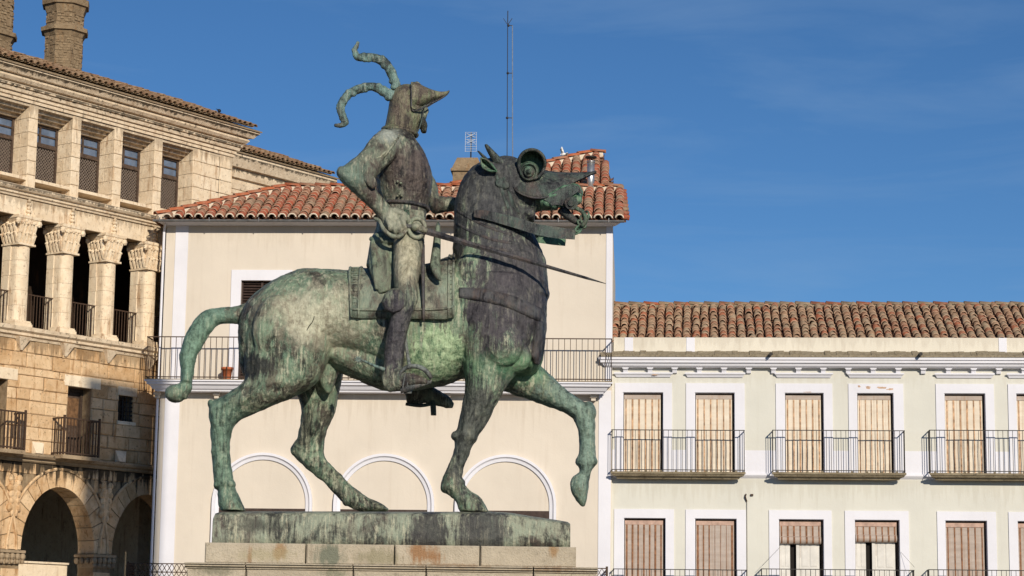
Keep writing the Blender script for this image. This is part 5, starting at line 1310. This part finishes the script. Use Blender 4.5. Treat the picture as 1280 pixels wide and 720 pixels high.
e = MB(); e.tube([L(714, 254, -.17), L(714, 254, -.24)], [.06, .056], 20); e.tube([L(714, 254, -.24), L(714, 254, -.255)], [.034, .028], 16); e.tube([L(714+math.cos(2*math.pi*i/20)*7.4, 254-math.sin(2*math.pi*i/20)*7.4, -.235) for i in range(21)], .009, 6, 0, False); e.build('bit_roundel', 'bronze_dark', ST)
e = MB(); tubep(e, [(704, 262, -.12, 6), (711, 270, -.14, 5.5), (720, 277, -.15, 4), (725, 280.5, -.16, 2)], 10); e.build('bit_shank', 'bronze_dark', ST, True); e = MB(); tubep(e, [(700, 262, .1, 5), (711, 271, .08, 4.5), (722, 279, .06, 2)], 8); e.build('bit_shank', 'bronze_dark', ST, True)
e = MB(); tubep(e, [(716, 259, -.2, 2.6), (726, 263, -.21, 2.8), (731, 269, -.22, 2.8), (732, 276, -.22, 2.6), (727, 283, -.22, 2.4)], 8); e.build('chain_bar', 'bronze_green', ST, True)
for i, (x, y, a) in enumerate(((729, 275, 2.0), (733, 270, 1.4), (724, 285, .7), (721, 289, .5), (727, 280, 2.4))):
    e = MB(); c, s_ = math.cos(a), math.sin(a)
    e.tube([L(x+(c*math.cos(t)*6-s_*math.sin(t)*2.8), y-(s_*math.cos(t)*6+c*math.sin(t)*2.8), -.2+.03*(i % 2)*math.sin(t)) for t in [2*math.pi*k/14 for k in range(15)]], .011, 6, 0, False); e.build('chain_link', 'bronze_green', ST, True)
def plate(mb, poly, d0, d1, m=0):
    k = len(poly); mb.add([L(x, y, d0) for x, y in poly]+[L(x, y, d1) for x, y in poly], [tuple(range(k)), tuple(reversed(range(k, 2*k)))]+[(i, (i+1) % k, k+(i+1) % k, k+i) for i in range(k)], m)
e = MB()
def band(mb, top, bot, dys, th):
    vs = []
    for (a, c, d) in zip(top, bot, dys): vs += [L(a[0], a[1], d), L(c[0], c[1], d-.012), L(c[0], c[1], d+th), L(a[0], a[1], d+th)]
    n_ = len(top); fs = [(0, 1, 2, 3), tuple((n_-1)*4+k for k in (3, 2, 1, 0))]
    for i in range(n_-1): fs += [(i*4+k, i*4+(k+1) % 4, i*4+4+(k+1) % 4, i*4+4+k) for k in range(4)]
    mb.add(vs, fs)
band(e, [(592.5, 263), (606, 262.5), (630, 268), (650, 273), (672, 280), (695, 283.5), (719.5, 287.5)], [(592, 271), (606, 274), (630, 281), (650, 287), (672, 294), (695, 298), (718.5, 299.5)], [-.30, -.31, -.315, -.315, -.31, -.30, -.29], .05); e.build('rein_plate', 'bronze_dark', ST)
e = MB(); band(e, [(588, 259), (610, 265), (640, 277), (668, 291), (690, 297), (707.5, 299)], [(588, 267), (610, 275), (640, 289), (670, 303), (690, 306), (706.5, 307.5)], [.28, .29, .30, .29, .28, .27], .05); e.build('rein_plate', 'bronze_green', ST)
e = MB(); tubep(e, [(655, 275, -.05, 9), (668, 292, 0, 9), (682, 299, 0, 8), (700, 303, .1, 5)], 12); 
# ---- saddle cloth draped over the back, with border strips
e = MB()
ks = [(437, 336, 443, 406), (452, 335.5, 452, 407), (480, 337, 480, 407), (510, 335, 510, 407), (540, 329, 540, 408), (558, 322, 558, 408), (569, 319, 569, 405)]
rows = []
for (ax, ay, bx, by) in ks:
    r = []; a, b2 = L(ax, ay, 0), L(bx, by, 0)
    for i in range(25):
        ph = math.pi*i/24; hh = math.sin(ph)**.8; r.append(Vector((b2.x+(a.x-b2.x)*hh, -math.cos(ph)*(.462+.008*math.sin(ax*.35+i*.8)), b2.z+(a.z-b2.z)*hh)))
    rows.append(r)
def shell(mb, rows, th, m=0):
    n_ = len(rows[0]); vs = [p for r in rows for p in r]; N_ = len(vs); inner = []
    for r in rows:
        for i, p in enumerate(r):
            c = Vector((p.x, 0, r[0].z)); dv = (c-p); inner.append(p+dv.normalized()*th)
    fs = []
    for i in range(len(rows)-1):
        for j in range(n_-1):
            a = i*n_+j; fs.append((a, a+1, a+n_+1, a+n_)); fs.append((N_+a, N_+a+n_, N_+a+n_+1, N_+a+1))
    for i in range(len(rows)-1):
        for j in (0, n_-1): a = i*n_+j; fs.append((a, a+n_, N_+a+n_, N_+a))
    for i in (0, len(rows)-1):
        for j in range(n_-1): a = i*n_+j; fs.append((a, a+1, N_+a+1, N_+a))
    mb.add(vs+inner, fs, m)
shell(e, rows, .05); cloth = e.build('saddle_cloth', 'bronze_cloth', ST, True)
e = MB()
def on_row(fx, ph, off):        # point on the cloth
    f = fx*(len(rows)-1); k = min(int(f), len(rows)-2); u = f-k; g = ph/math.pi*24; j = min(int(g), 23); w = g-j
    p = rows[k][j].lerp(rows[k+1][j], u).lerp(rows[k][j+1].lerp(rows[k+1][j+1], u), w); c = Vector((p.x, 0, rows[0][0].z)); return p-(c-p).normalized()*off
for fx in (.02, .17, .9, .985): e.tube([on_row(fx, ph*math.pi*.5/12, .004) for ph in range(0, 13)], .013, 6)
for ph in (.03,): e.tube([on_row(f/20, ph*math.pi, .006) for f in range(21)], .013, 6)
for fx0, fx1 in ((.04, .15), (.915, .97)):            # key pattern of the border
    for k in range(9):
        ph = (.06+.045*k)*math.pi; q0 = [on_row(fx0, ph, .004), on_row(fx1, ph, .004), on_row(fx1, ph+.07, .004), on_row(fx0+(fx1-fx0)*.3, ph+.07, .004)]; e.tube(q0, .006, 5)
e.build('cloth_border', 'bronze_cloth', ST, True)
# ---- saddle: cantle, pommel and flaps
e = MB()
loft(e, [(458, 336, 500, 338, 0, .34), (460, 325, 500, 328, 0, .335), (463, 308, 498, 312, 0, .32), (466, 298, 496, 302, 0, .30), (470, 295, 490, 298, 0, .26)], 3, 24, 3)
loft(e, [(473, 368, 494, 362, -.42, .045), (466, 350, 500, 350, -.40, .06), (460, 330, 500, 332, -.33, .08), (464, 302, 497, 304, -.27, .07)], 4, 14, 2.5)
for x in (469, 485): tubep(e, [(x-4, 302, -.31, 3), (x-2, 320, -.375, 3.6), (x, 345, -.44, 3), (x+1, 362, -.46, 1.5)], 8)
tubep(e, [(463, 298.5, -.26, 3.2), (475, 300, -.34, 3.5), (490, 302, -.36, 3.2), (499, 303, -.34, 2.5)], 8)
fuse('saddle_cantle', e, .01, 2, 'bronze_green2', ST, .004, 8)
e = MB()
loft(e, [(536, 344, 551, 340, 0, .33), (538, 331, 550.5, 330, 0, .31), (541, 310, 550.5, 312, 0, .28), (544, 290, 550.5, 291, 0, .22), (546.5, 279, 549.5, 279, 0, .12)], 4, 20, 2.6)
loft(e, [(544.5, 281, 550.5, 282, -.22, .04), (542, 305, 551, 306, -.31, .045), (537.5, 326, 550.5, 330, -.385, .05), (538, 336, 551, 338, -.43, .05), (541, 342, 551.5, 345, -.46, .035), (546, 350, 552, 352, -.475, .02)], 4, 14, 2.4)
fuse('saddle_pommel', e, .01, 2, 'bronze_green2', ST, .003, 8)
e = MB(); tubep(e, [(529, 306, -.36, 2), (528.5, 330, -.44, 2.6), (529, 360, -.485, 2.2), (529.5, 401, -.49, 1.6)], 6); e.build('saddle_flap_edge', 'bronze_slate', ST, True)
# ---- rider
r = MB()
loft(r, [(487, 156, 516, 163, -.02, .12), (482, 165, 519, 173, -.02, .19), (474, 176, 524, 182, -.02, .29), (469, 190, 531, 193, -.02, .33), (467, 206, 537.5, 208, -.02, .34), (469, 222, 540, 224, -.02, .325), (471, 240, 538, 243, -.02, .29), (474, 257, 534, 261, -.02, .255), (472, 275, 531, 278, -.02, .28), (467, 300, 530, 302, -.02, .31), (464, 325, 528, 328, -.02, .33), (470, 340, 525, 342, -.02, .3)], 4, 28, 2.2)
# right arm akimbo: shoulder, elbow, fist on the hip
loft(r, [(490, 163, 512, 196, -.22, .13), (477, 163, 500, 195, -.30, .14), (463, 174.5, 489, 203, -.38, .135), (447, 195, 477, 213, -.44, .125), (431, 206.5, 472, 219, -.475, .12), (423, 214, 468, 224, -.48, .11), (425.5, 226, 468, 231, -.48, .105), (441, 240, 471, 238.5, -.46, .095), (457.5, 255.5, 480, 248.5, -.43, .08), (472, 270, 488.5, 258.5, -.41, .068), (480, 279, 494, 264, -.40, .065)], 5, 20, 2.1)
blobp(r, 428, 216, -.48, 7, 8, .07)
loft(r, [(477, 268, 493, 259, -.41, .06), (478, 280, 503, 262, -.42, .066), (484, 288, 508, 270, -.43, .064), (491, 291, 508.5, 279, -.43, .052)], 4, 16, 2.3)
for k, (x, y, l_) in enumerate(((486, 284, 9), (492, 287, 10), (498.5, 287, 9.5), (504.5, 283, 8))):
    tubep(r, [(x-2, y-11, -.478-.004*k, 2.9), (x+.3, y-3, -.525, 3.1), (x+1.5, y+l_*.35, -.515, 2.8), (x+2, y+l_*.55, -.465, 2.5), (x+1, y+l_*.25, -.42, 2.2)], 8)
tubep(r, [(493, 264, -.455, 4), (502, 266, -.48, 3.8), (509, 272, -.485, 3.4), (511, 279, -.475, 2.7)], 8)
# left arm reaching for the reins
loft(r, [(500, 175, 522, 200, .26, .13), (508, 195, 534, 210, .34, .125), (520, 222, 545, 228, .38, .115), (530, 243, 548, 240, .40, .10), (540, 266, 548, 245, .38, .09), (556, 265, 558, 246, .34, .08), (572, 264, 574, 248, .30, .065), (583, 263, 586, 250, .27, .06)], 4, 18)
for k in range(4): tubep(r, [(584, 252+k*3.6, .27, 2), (592, 251+k*3.6, .24, 2.2), (596, 254+k*3.2, .27, 2), (592, 257+k*3, .30, 1.8)], 7)
tubep(r, [(578, 250, .25, 2.6), (586, 246, .22, 2.4), (592, 248, .23, 2)], 7)
# right leg straight down beside the horse
loft(r, [(487, 290, 531, 292, -.26, .17), (492, 312, 528, 313, -.38, .145), (491.5, 335, 525, 337, -.47, .125), (493, 356, 521.5, 358, -.53, .11), (494, 371, 522, 373, -.555, .105), (491, 387, 516.5, 389, -.56, .095), (487.5, 402, 511.5, 404, -.55, .095), (482.5, 424, 507, 428, -.54, .09), (480.5, 444, 504.5, 447, -.53, .075), (479.5, 460, 503.5, 460, -.53, .065), (479, 474, 506, 472, -.54, .06)], 4, 20, 2.1)
loft(r, [(477.5, 470, 480, 486, -.54, .045), (485, 458, 487, 490, -.55, .06), (497, 460, 498, 488, -.58, .065), (510, 466, 511, 485, -.62, .065), (524, 470, 524, 482, -.66, .055), (535, 473, 534.5, 480, -.68, .03)], 4, 16, 2.2)
# left leg on the far side, its foot showing under the belly
loft(r, [(487, 300, 531, 302, .26, .16), (498, 340, 530, 342, .46, .125), (505, 372, 534, 374, .55, .105), (506, 404, 532, 406, .56, .095), (506, 440, 529, 443, .56, .08), (508, 478, 528, 478, .56, .065), (507, 492, 532, 488, .56, .06)], 4, 18)
loft(r, [(506.5, 488, 509, 505, .56, .055), (518, 482, 519, 506, .56, .065), (535, 482, 535, 504, .57, .065), (550, 489, 548, 508, .58, .055), (562, 497, 559, 510, .59, .045), (567.5, 504, 565, 510, .59, .02)], 4, 16, 2.2)
# head inside the helmet: face turned forward with nose, lips and beard
loft(r, [(492, 122, 528, 122, 0, .10), (490, 130, 530.5, 130, 0, .115), (490, 140, 531, 141, 0, .115), (492, 150, 529, 152, 0, .105), (494, 160, 525, 161, 0, .09)], 3, 18)
tubep(r, [(530.5, 131, 0, 1.6), (532.2, 135, 0, 2.1), (533.6, 139.2, 0, 2.5), (531.5, 141, 0, 2.2)], 8); tubep(r, [(530.5, 131.5, -.07, 1.2), (531.6, 130.8, 0, 1.6), (530.5, 131.5, .07, 1.2)], 6)
for s_ in (-1, 1): blobp(r, 529.4, 134.2, s_*.045, 1.7, 1.3, .016)
tubep(r, [(529.6, 144.8, -.05, 1.6), (532.2, 143.4, 0, 2.2), (529.6, 144.8, .05, 1.6)], 7); tubep(r, [(530, 147.6, -.035, 1.3), (531.6, 147, 0, 1.6), (530, 147.6, .035, 1.3)], 6)
loft(r, [(522, 146, 531.5, 149, 0, .075), (523.5, 153, 533.2, 154, 0, .07), (525, 160, 533, 161, 0, .058), (526, 165.5, 531.5, 166.5, 0, .03)], 3, 14)
for k in range(5): tubep(r, [(531, 151, -.05+.025*k, 1.2), (533, 157, -.05+.025*k, 1.2), (531+k*.4, 166.5, -.03+.015*k, .8)], 5)
rider = fuse('rider', r, .0085, 2, 'bronze_rider', ST, .013, 8)
# armour laid over the body
e = MB(); kp = [(476.5, 377), (481, 367), (490, 360.5), (501, 360.5), (509, 368), (508.5, 382), (501, 389.5), (490, 392), (481, 388)]
ctr_ = (494, 376); kk_ = len(kp)
lay = [[L(ctr_[0]+(x-ctr_[0])*f, ctr_[1]+(y-ctr_[1])*f, d) for x, y in kp] for f, d in ((.9, -.54), (1.0, -.60), (1.0, -.645), (.86, -.675), (.45, -.69))]
e.add([p for l_ in lay for p in l_], [(i*kk_+q, i*kk_+(q+1) % kk_, (i+1)*kk_+(q+1) % kk_, (i+1)*kk_+q) for i in range(4) for q in range(kk_)]+[tuple(reversed(range(kk_))), tuple(4*kk_+q for q in range(kk_))])
blobp(e, 513, 374, -.575, 9, 12, .06, 16, 10)
fuse('knee_guard', e, .007, 1, 'bronze_rider', ST, .004, 9)
e = MB(); blobp(e, 459, 214, -.53, 12, 14, .07, 16, 10); loft(e, [(452, 219, 462, 214, -.56, .02), (455, 226, 467, 219, -.575, .02), (460, 232, 471, 226, -.575, .018), (466, 236.5, 472, 232, -.57, .012)], 3, 12); fuse('elbow_guard', e, .007, 2, 'bronze_rider', ST, .003, 9)
for (cx0, cy0, r0) in ((487, 178, 17),):
    e = MB(); 
    for k in range(3): tubep(e, [(498-k*6, 172+k*9, -.36-.03*k, 1.4), (489-k*7, 184+k*6, -.475-.02*k, 1.8), (480-k*8, 196-k*-2, -.50-.015*k, 1.4)], 6)
    e.build('shoulder_lame', 'bronze_pale', ST, True)
e = MB()
ns = 28; pts = []
for i in range(ns+1):
    ph = 2*math.pi*i/ns; a, c = L(473.5, 257, -.02), L(534.6, 261.5, -.02); cc = (a+c)/2; hx = (c-a)/2
    pts.append(cc+hx*math.cos(ph)*1.03+Vector((0, math.sin(ph)*.267, 0)))
e.tube(pts, .018, 6, 0, False); e.build('waist_rim', 'bronze_slate', ST, True)
for k, (yy) in enumerate((226, 236)):
    for (x, dx) in ((497, 0), (500.5, 0)): pass
e = MB(); 
for (x, y) in ((497, 227), (501, 229), (499, 243), (502, 245), (497, 245)):
    blobp(e, x, y, -.335+.03*(y > 235), 1.7, 1.7, .02, 8, 6)
e.build('rivet', 'bronze_pale', ST, True)['kind'] = 'stuff'
# skirt of plates over the thigh
e = MB()
loft(e, [(500, 262, 531, 264, -.25, .05), (500, 275, 531, 278, -.30, .05), (503, 288, 529, 290, -.33, .045), (507, 300, 526, 300, -.36, .03)], 3, 14, 2.6); fuse('tasset', e, .008, 2, 'bronze_pale', ST, .004, 8)
e = MB(); loft(e, [(505, 262, 512, 263, -.32, .03), (506, 280, 512, 282, -.40, .022), (505, 296, 511, 298, -.43, .018), (507, 302, 509, 303, -.44, .01)], 3, 10); e.build('belt_end', 'bronze_green', ST, True)
# ---- helmet
e = MB()
loft(e, [(501, 107, 514, 106, 0, .05), (495, 111, 523, 110, 0, .10), (490, 118, 529, 116, 0, .14), (487, 127, 530, 126, 0, .16), (485, 139, 528.5, 139, 0, .165), (483, 150, 526.5, 152, 0, .165), (480.5, 160, 521.5, 164, 0, .16), (480, 163, 519, 169, 0, .15)], 4, 26, 2.2)
tubep(e, [(514, 107, 0, 2.5), (521, 104.5, 0, 3.2), (526, 109, 0, 2.5)], 8)
hel = fuse('helmet', e, .008, 3, 'bronze_helmet', ST, .003, 9)
e = MB(); loft(e, [(514, 105, 514.5, 139, 0, .172), (521, 105.5, 523, 137.5, 0, .168), (530, 110, 533, 132.5, 0, .15), (540, 113.5, 541, 128, 0, .115), (550, 115.5, 551.5, 123, 0, .065), (558, 114.5, 559, 118.5, 0, .03), (562, 112.5, 562, 114.5, 0, .01)], 4, 26, 3.4); fuse('visor', e, .007, 2, 'bronze_helmet', hel, .003, 9)
e = MB(); tubep(e, [(514.5, 107, -.168, 1.0), (514, 122, -.175, 1.1), (515.5, 137.5, -.165, 1.2), (523, 137.3, -.155, 1.2), (533, 132.4, -.135, 1.2), (541, 128, -.10, 1.1), (551.5, 123, -.055, .9), (561.5, 114.8, -.01, .5)], 7); e.build('visor_rim', 'bronze_slate', hel, True)
e = MB(); tubep(e, [(529.5, 134, -.10, .9), (528, 146, -.105, 1.0), (525, 158, -.105, 1.0), (520, 168, -.10, .9)], 7); e.build('face_opening_rim', 'bronze_dark', hel, True)
e = MB(); e.tube([L(517.5, 133.5, -.13), L(517.5, 133.5, -.185)], [.026, .022], 14); e.build('visor_pivot', 'bronze_helmet', hel)
e = MB()
ring_ = []
for i in range(29):
    ph = 2*math.pi*i/28; a, c = L(480, 162, 0), L(520, 168.5, 0); ring_.append((a+c)/2+(c-a)/2*math.cos(ph)*1.05+Vector((0, math.sin(ph)*.165, 0)))
e.tube(ring_, .02, 7, 0, False); e.build('neck_rim', 'bronze_helmet', hel, True)
def plume(pts):
    out = []; N_ = len(pts)
    for i in range(N_-1):
        for k in range(5):
            t = k/5; ix = [max(0, i-1), i, i+1, min(N_-1, i+2)]; q = [cr(*[pts[j][c] for j in ix], t) for c in range(4)]; out.append(q)
    out.append(list(pts[-1])); e = MB()
    for j, q in enumerate(out): q[3] *= 1.0+.16*noise.noise(Vector((j*.7, q[0]*.1, 0)))
    tubep(e, out, 14, 0, 2)
    for j, q in enumerate(out[2:-3]):
        if j % 2 and random.random() < .35: continue
        a = random.uniform(0, 6.28); k5 = random.uniform(.42, .68); blobp(e, q[0]+math.cos(a)*q[3]*.55, q[1]+math.sin(a)*q[3]*.55, q[2]-random.random()*q[3]*PX*.7, q[3]*k5*1.25, q[3]*k5, q[3]*PX*k5, 8, 6)
    return fuse('plume', e, .006, 2, 'bronze_plume', hel, .004, 14)
plume([(496, 112, .02, 6.5), (494.5, 105, .02, 6.2), (490.5, 94, .02, 6.3), (484.6, 83, .02, 6.4), (475.6, 75.2, .02, 6), (465, 71.8, .02, 5.8), (455, 71.8, .02, 5.2), (446.5, 71, .02, 4.6), (443.3, 63, .02, 3.4), (446, 57.5, .02, 2.6), (448, 52, .02, 2)])
plume([(492, 120, -.05, 7), (487, 118.5, -.05, 7), (477.5, 113, -.05, 6.4), (465, 108.3, -.05, 5.6), (450, 110.8, -.05, 5.6), (436, 118, -.05, 5.4), (428, 128.5, -.05, 5.4), (425.8, 137, -.05, 5), (429, 147, -.05, 4.8), (431.5, 153, -.05, 4.6), (425.5, 157, -.05, 3), (418, 156.3, -.05, 2)])
# ---- sword with ring guard
e = MB(); rows = []
for t in [i/10 for i in range(11)]:
    x, y = 522+(757-522)*t, 286+(354.5-286)*t; w = 4.3*(1-t)+1.4*t if t < .97 else .4; d = -.50
    n_ = Vector((.285, 0, .958)); p = L(x, y, d); rows.append([p+n_*w*PX, p+Vector((0, -.017*(1-.5*t), 0)), p-n_*w*PX, p+Vector((0, .017*(1-.5*t), 0))])
vs = [p for q in rows for p in q]; e.add(vs, [(i*4+k, i*4+(k+1) % 4, i*4+4+(k+1) % 4, i*4+4+k) for i in range(10) for k in range(4)]+[(3, 2, 1, 0), (40, 41, 42, 43)])
sw = e.build('sword', 'bronze_slate', ST)
e = MB(); e.tube([L(521+math.cos(2*math.pi*i/24)*10, 285-math.sin(2*math.pi*i/24)*12, -.47) for i in range(25)], .022, 8, 0, False); blobp(e, 520, 284, -.49, 6.5, 5, .05); tubep(e, [(516, 282, -.46, 3.5), (528, 286.5, -.50, 4.2), (534, 289, -.50, 3.2)], 8); e.build('ring_guard', 'bronze_pale', sw, True)
e = MB(); tubep(e, [(468, 273, -.44, 2.2), (474, 276, -.47, 2.4), (480, 287, -.53, 2.6), (488, 294, -.55, 2.8), (497, 296, -.55, 2.8), (504, 292, -.53, 2.6), (508, 287, -.5, 2.2)], 8); e.build('knuckle_guard', 'bronze_pale', sw, True)
e = MB(); tubep(e, [(480, 277, -.43, 3.2), (500, 281, -.46, 3.4), (516, 284, -.48, 3.4)], 8); e.build('hilt', 'bronze_slate', sw, True)
# ---- spurs and stirrups
e = MB(); tubep(e, [(481, 462, -.62, 2.6), (470, 458, -.63, 2), (459, 453, -.63, 1.6), (451, 449.5, -.63, 1.4)], 7)
for k in range(9): a = 2*math.pi*k/9; e.tube([L(448, 449.5, -.63), L(448+math.cos(a)*5.5, 449.5-math.sin(a)*5.5, -.63)], [.014, .003], 5)
e.build('spur', 'bronze_plume', ST, True)
e = MB()
tubep(e, [(497, 487, -.60, 2), (500, 468, -.64, 2.4), (510, 458.5, -.68, 2.8), (523, 458.5, -.71, 3), (533, 464, -.72, 3), (539, 473, -.70, 2.4)], 8)
plate(e, [(500, 486), (540, 474), (539, 479), (501, 492)], -.69, -.50); loft(e, [(505, 478, 516, 476, -.64, .03), (505, 487, 516, 484, -.64, .03), (504.5, 492, 514.5, 492, -.64, .028)], 3, 10)
for x in (507, 512, 517): tubep(e, [(x, 466, -.665, 1.2), (x-2, 476, -.675, 1.2), (x-4, 488, -.67, 1)], 5)
tubep(e, [(505, 408, -.49, 2.2), (508, 435, -.50, 2.2), (512, 457, -.62, 2.4)], 6)
e.build('stirrup', 'bronze_stirrup', ST, True)
e = MB(); loft(e, [(532, 476, 541, 476, .56, .05), (534.5, 488, 543.5, 488, .56, .045), (537.5, 505, 545, 505, .56, .04), (538.5, 519, 545.5, 519, .56, .035)], 3, 12, 3); tubep(e, [(507, 505, .5, 2), (525, 507, .5, 2.4), (540, 505, .5, 2)], 6); e.build('stirrup', 'bronze_dark', ST, True)
# ---- bronze ground plate under the hooves
e = MB(); st = [(266, 647), (268, 642.5), (275, 641), (330, 641), (420, 641), (480, 641.5), (560, 641.5), (610, 641), (640, 643), (670, 648), (695, 651.5), (710, 654), (713, 656)]
rows = []
for i, (x, y) in enumerate(st):
    x0 = L(x, y, -.50); zb_ = L(x, 684, -.52).z; r = []; zt_ = x0.z; yy = .50
    back = L(x, y-.8, .50).z
    bulge = lambda k: noise.noise(Vector((x*.02, k*1.7, 3)))*.004
    r = [Vector((x0.x, -yy-.02, zb_)), Vector((x0.x, -yy-.012, zb_+.1)), Vector((x0.x, -yy-.004+bulge(1), zt_-.09)), Vector((x0.x, -yy, zt_-.035)), Vector((x0.x, -yy+.018, zt_-.008)), Vector((x0.x, -yy+.06, zt_+.008)), Vector((x0.x, -.28, L(x, y-1.8, -.28).z)), Vector((x0.x, 0, L(x, y-1.9, 0).z)), Vector((x0.x, .27, L(x, y-1.9, .27).z)), Vector((x0.x, yy-.03, back)), Vector((x0.x, yy, back-.05)), Vector((x0.x, yy, zb_))]
    if i in (0,): 
        for p in r: p.z = min(p.z, zt_)
    rows.append(r)
k = len(rows[0]); vs = [p for r in rows for p in r]
e.add(vs, [(i*k+j, i*k+(j+1) % k, (i+1)*k+(j+1) % k, (i+1)*k+j) for i in range(len(rows)-1) for j in range(k)]+[tuple(reversed(range(k))), tuple((len(rows)-1)*k+j for j in range(k))])
e.build('bronze_ground', 'bronze_base', ST, True)
# ---- pedestal of granite courses, every block a piece of its own
def stained(src, marks):
    m = M[src]; t = NT(m); b = t.n['Principled BSDF']; c = b.inputs['Base Color'].links[0].from_socket; v = t.obj()
    w = t.noise(v, 5, 8, .72, .3); st = t.noise(t.map(v, (12, 12, 1.2)), 1.5, 6, .7)
    for (ctr, rad, col, kk) in marks:
        d = t.n.new('ShaderNodeVectorMath'); d.operation = 'SUBTRACT'; t.l.new(v, d.inputs[0]); d.inputs[1].default_value = ctr
        d2 = t.n.new('ShaderNodeVectorMath'); d2.operation = 'DIVIDE'; t.l.new(d.outputs[0], d2.inputs[0]); d2.inputs[1].default_value = rad
        ln = t.n.new('ShaderNodeVectorMath'); ln.operation = 'LENGTH'; t.l.new(d2.outputs[0], ln.inputs[0])
        x = t.math('ADD', ln.outputs['Value'], t.math('MULTIPLY', t.math('ADD', t.math('SUBTRACT', w, .5), t.math('SUBTRACT', st, .5)), 2.0))
        c = t.mix(t.math('MULTIPLY', t.ramp(x, [(.45, 1), (1.25, 0)]), kk), c, col)
    t.l.new(c, b.inputs['Base Color'])
gp = lambda x, y: (S(x, y, -.6).x-B0.x, -.6, S(x, y, -.6).z)
stained('granite', [(gp(528, 692), (.17, .4, .12), (.31, .155, .065), .85), (gp(349, 690), (.07, .4, .09), (.34, .18, .07), .7), (gp(312, 695), (.03, .4, .12), (.28, .13, .05), .7), (gp(692, 690), (.05, .4, .09), (.32, .17, .06), .7), (gp(410, 695), (.16, .4, .13), (.13, .155, .115), .8), (gp(470, 697), (.25, .4, .09), (.24, .22, .13), .6),
    (gp(330, 694), (.3, .4, .08), (.36, .32, .19), .5), (gp(560, 708), (.5, .4, .03), (.26, .14, .06), .5), (gp(690, 712), (.3, .5, .04), (.25, .14, .07), .6), (gp(270, 714), (.25, .5, .06), (.16, .16, .11), .6), (gp(420, 718), (.2, .5, .05), (.15, .17, .11), .6)])
PD = thing('pedestal', 'stepped granite pedestal with rust stains carrying the bronze horseman', 'pedestal', (B0.x, B0.y, 0))
zt1 = B0.z-.004; z_b1 = S(490, 707, -.62).z; off = Vector((B0.x, B0.y, 0))
def course(xs, y0, zt_, zb_, dfront, dback, matn, name, prof=None, gap=.006):
    for i in range(len(xs)-1):
        a = S(xs[i], 690, dfront).x-B0.x; c = S(xs[i+1], 690, dfront).x-B0.x; m_ = MB()
        if prof: m_.extrude_u([(dfront-p[0], p[1]) for p in prof]+[(dback, prof[-1][1]), (dback, prof[0][1])], a+gap, c-gap)
        else: m_.chbox(a+gap, c-gap, dfront, dback, zb_, zt_, .012)
        m_.build(name, matn, PD)
core = MB(); a, c = S(262, 690, -.6).x-B0.x, S(716, 690, -.6).x-B0.x; core.box(a, c, -.56, .56, .0, zt1-.02); core.build('core', 'pmortar_dark', PD)
course([255, 382, 493, 600, 721], 690, zt1, z_b1+.002, -.60, .62, 'granite', 'stone_block')
zc = z_b1; zd = S(490, 713.5, -.80).z
course([231, 308, 442, 533, 667, 748], 710, zc, zd, -.80, .80, 'granite', 'cornice_block', [(0, zd), (.0, zd+.012), (.03, zd+.02), (.02, zd+.035), (.045, zd+.045), (.045, zc-.012), (.03, zc)])
course([233, 308, 442, 533, 667, 746], 715, zd-.006, zd-.50, -.80, .80, 'granite', 'stone_block'); course([233, 360, 490, 600, 746], 715, zd-.51, zd-1.05, -.80, .80, 'granite', 'stone_block')
course([215, 350, 490, 620, 764], 715, zd-1.06, zd-1.5, -1.0, 1.0, 'granite', 'stone_block'); course([180, 350, 490, 620, 800], 715, zd-1.51, 0.0, -1.3, 1.3, 'granite', 'stone_block')
# ---- pigeon gliding over the roof
p = S(704, 193, 30); o = MB(); o.blob((0, 0, 0), (.13, .06, .06), 10, 7); o.blob((.13, 0, .03), (.045, .04, .04), 8, 6); o.tube([(.16, 0, .03), (.2, 0, .02)], [.014, .003], 5); o.add([(-.1, -.03, 0), (-.26, -.06, .0), (-.26, .06, 0), (-.1, .03, 0), (-.1, 0, .02), (-.25, 0, .01)], [(0, 1, 5, 4), (4, 5, 2, 3), (0, 3, 2, 1)])
for s_ in (-1, 1): o.add([(.08, s_*.03, .03), (-.08, s_*.03, .02), (-.10, s_*.2, .14), (.06, s_*.22, .16), (-.12, s_*.36, .17), (.0, s_*.05, .05), (-.03, s_*.2, .165)], [(0, 5, 6, 3), (5, 1, 2, 6), (3, 6, 4), (6, 2, 4), (0, 3, 4, 2, 1)])
b_ = o.build('bird', 'feather', None, True); b_.location = p; b_.scale = (.5, .5, .5); b_.rotation_euler = (R(25), R(10), R(150)); tag(b_, 'small white pigeon flying in front of the blue sky above the tiled roof', 'bird')
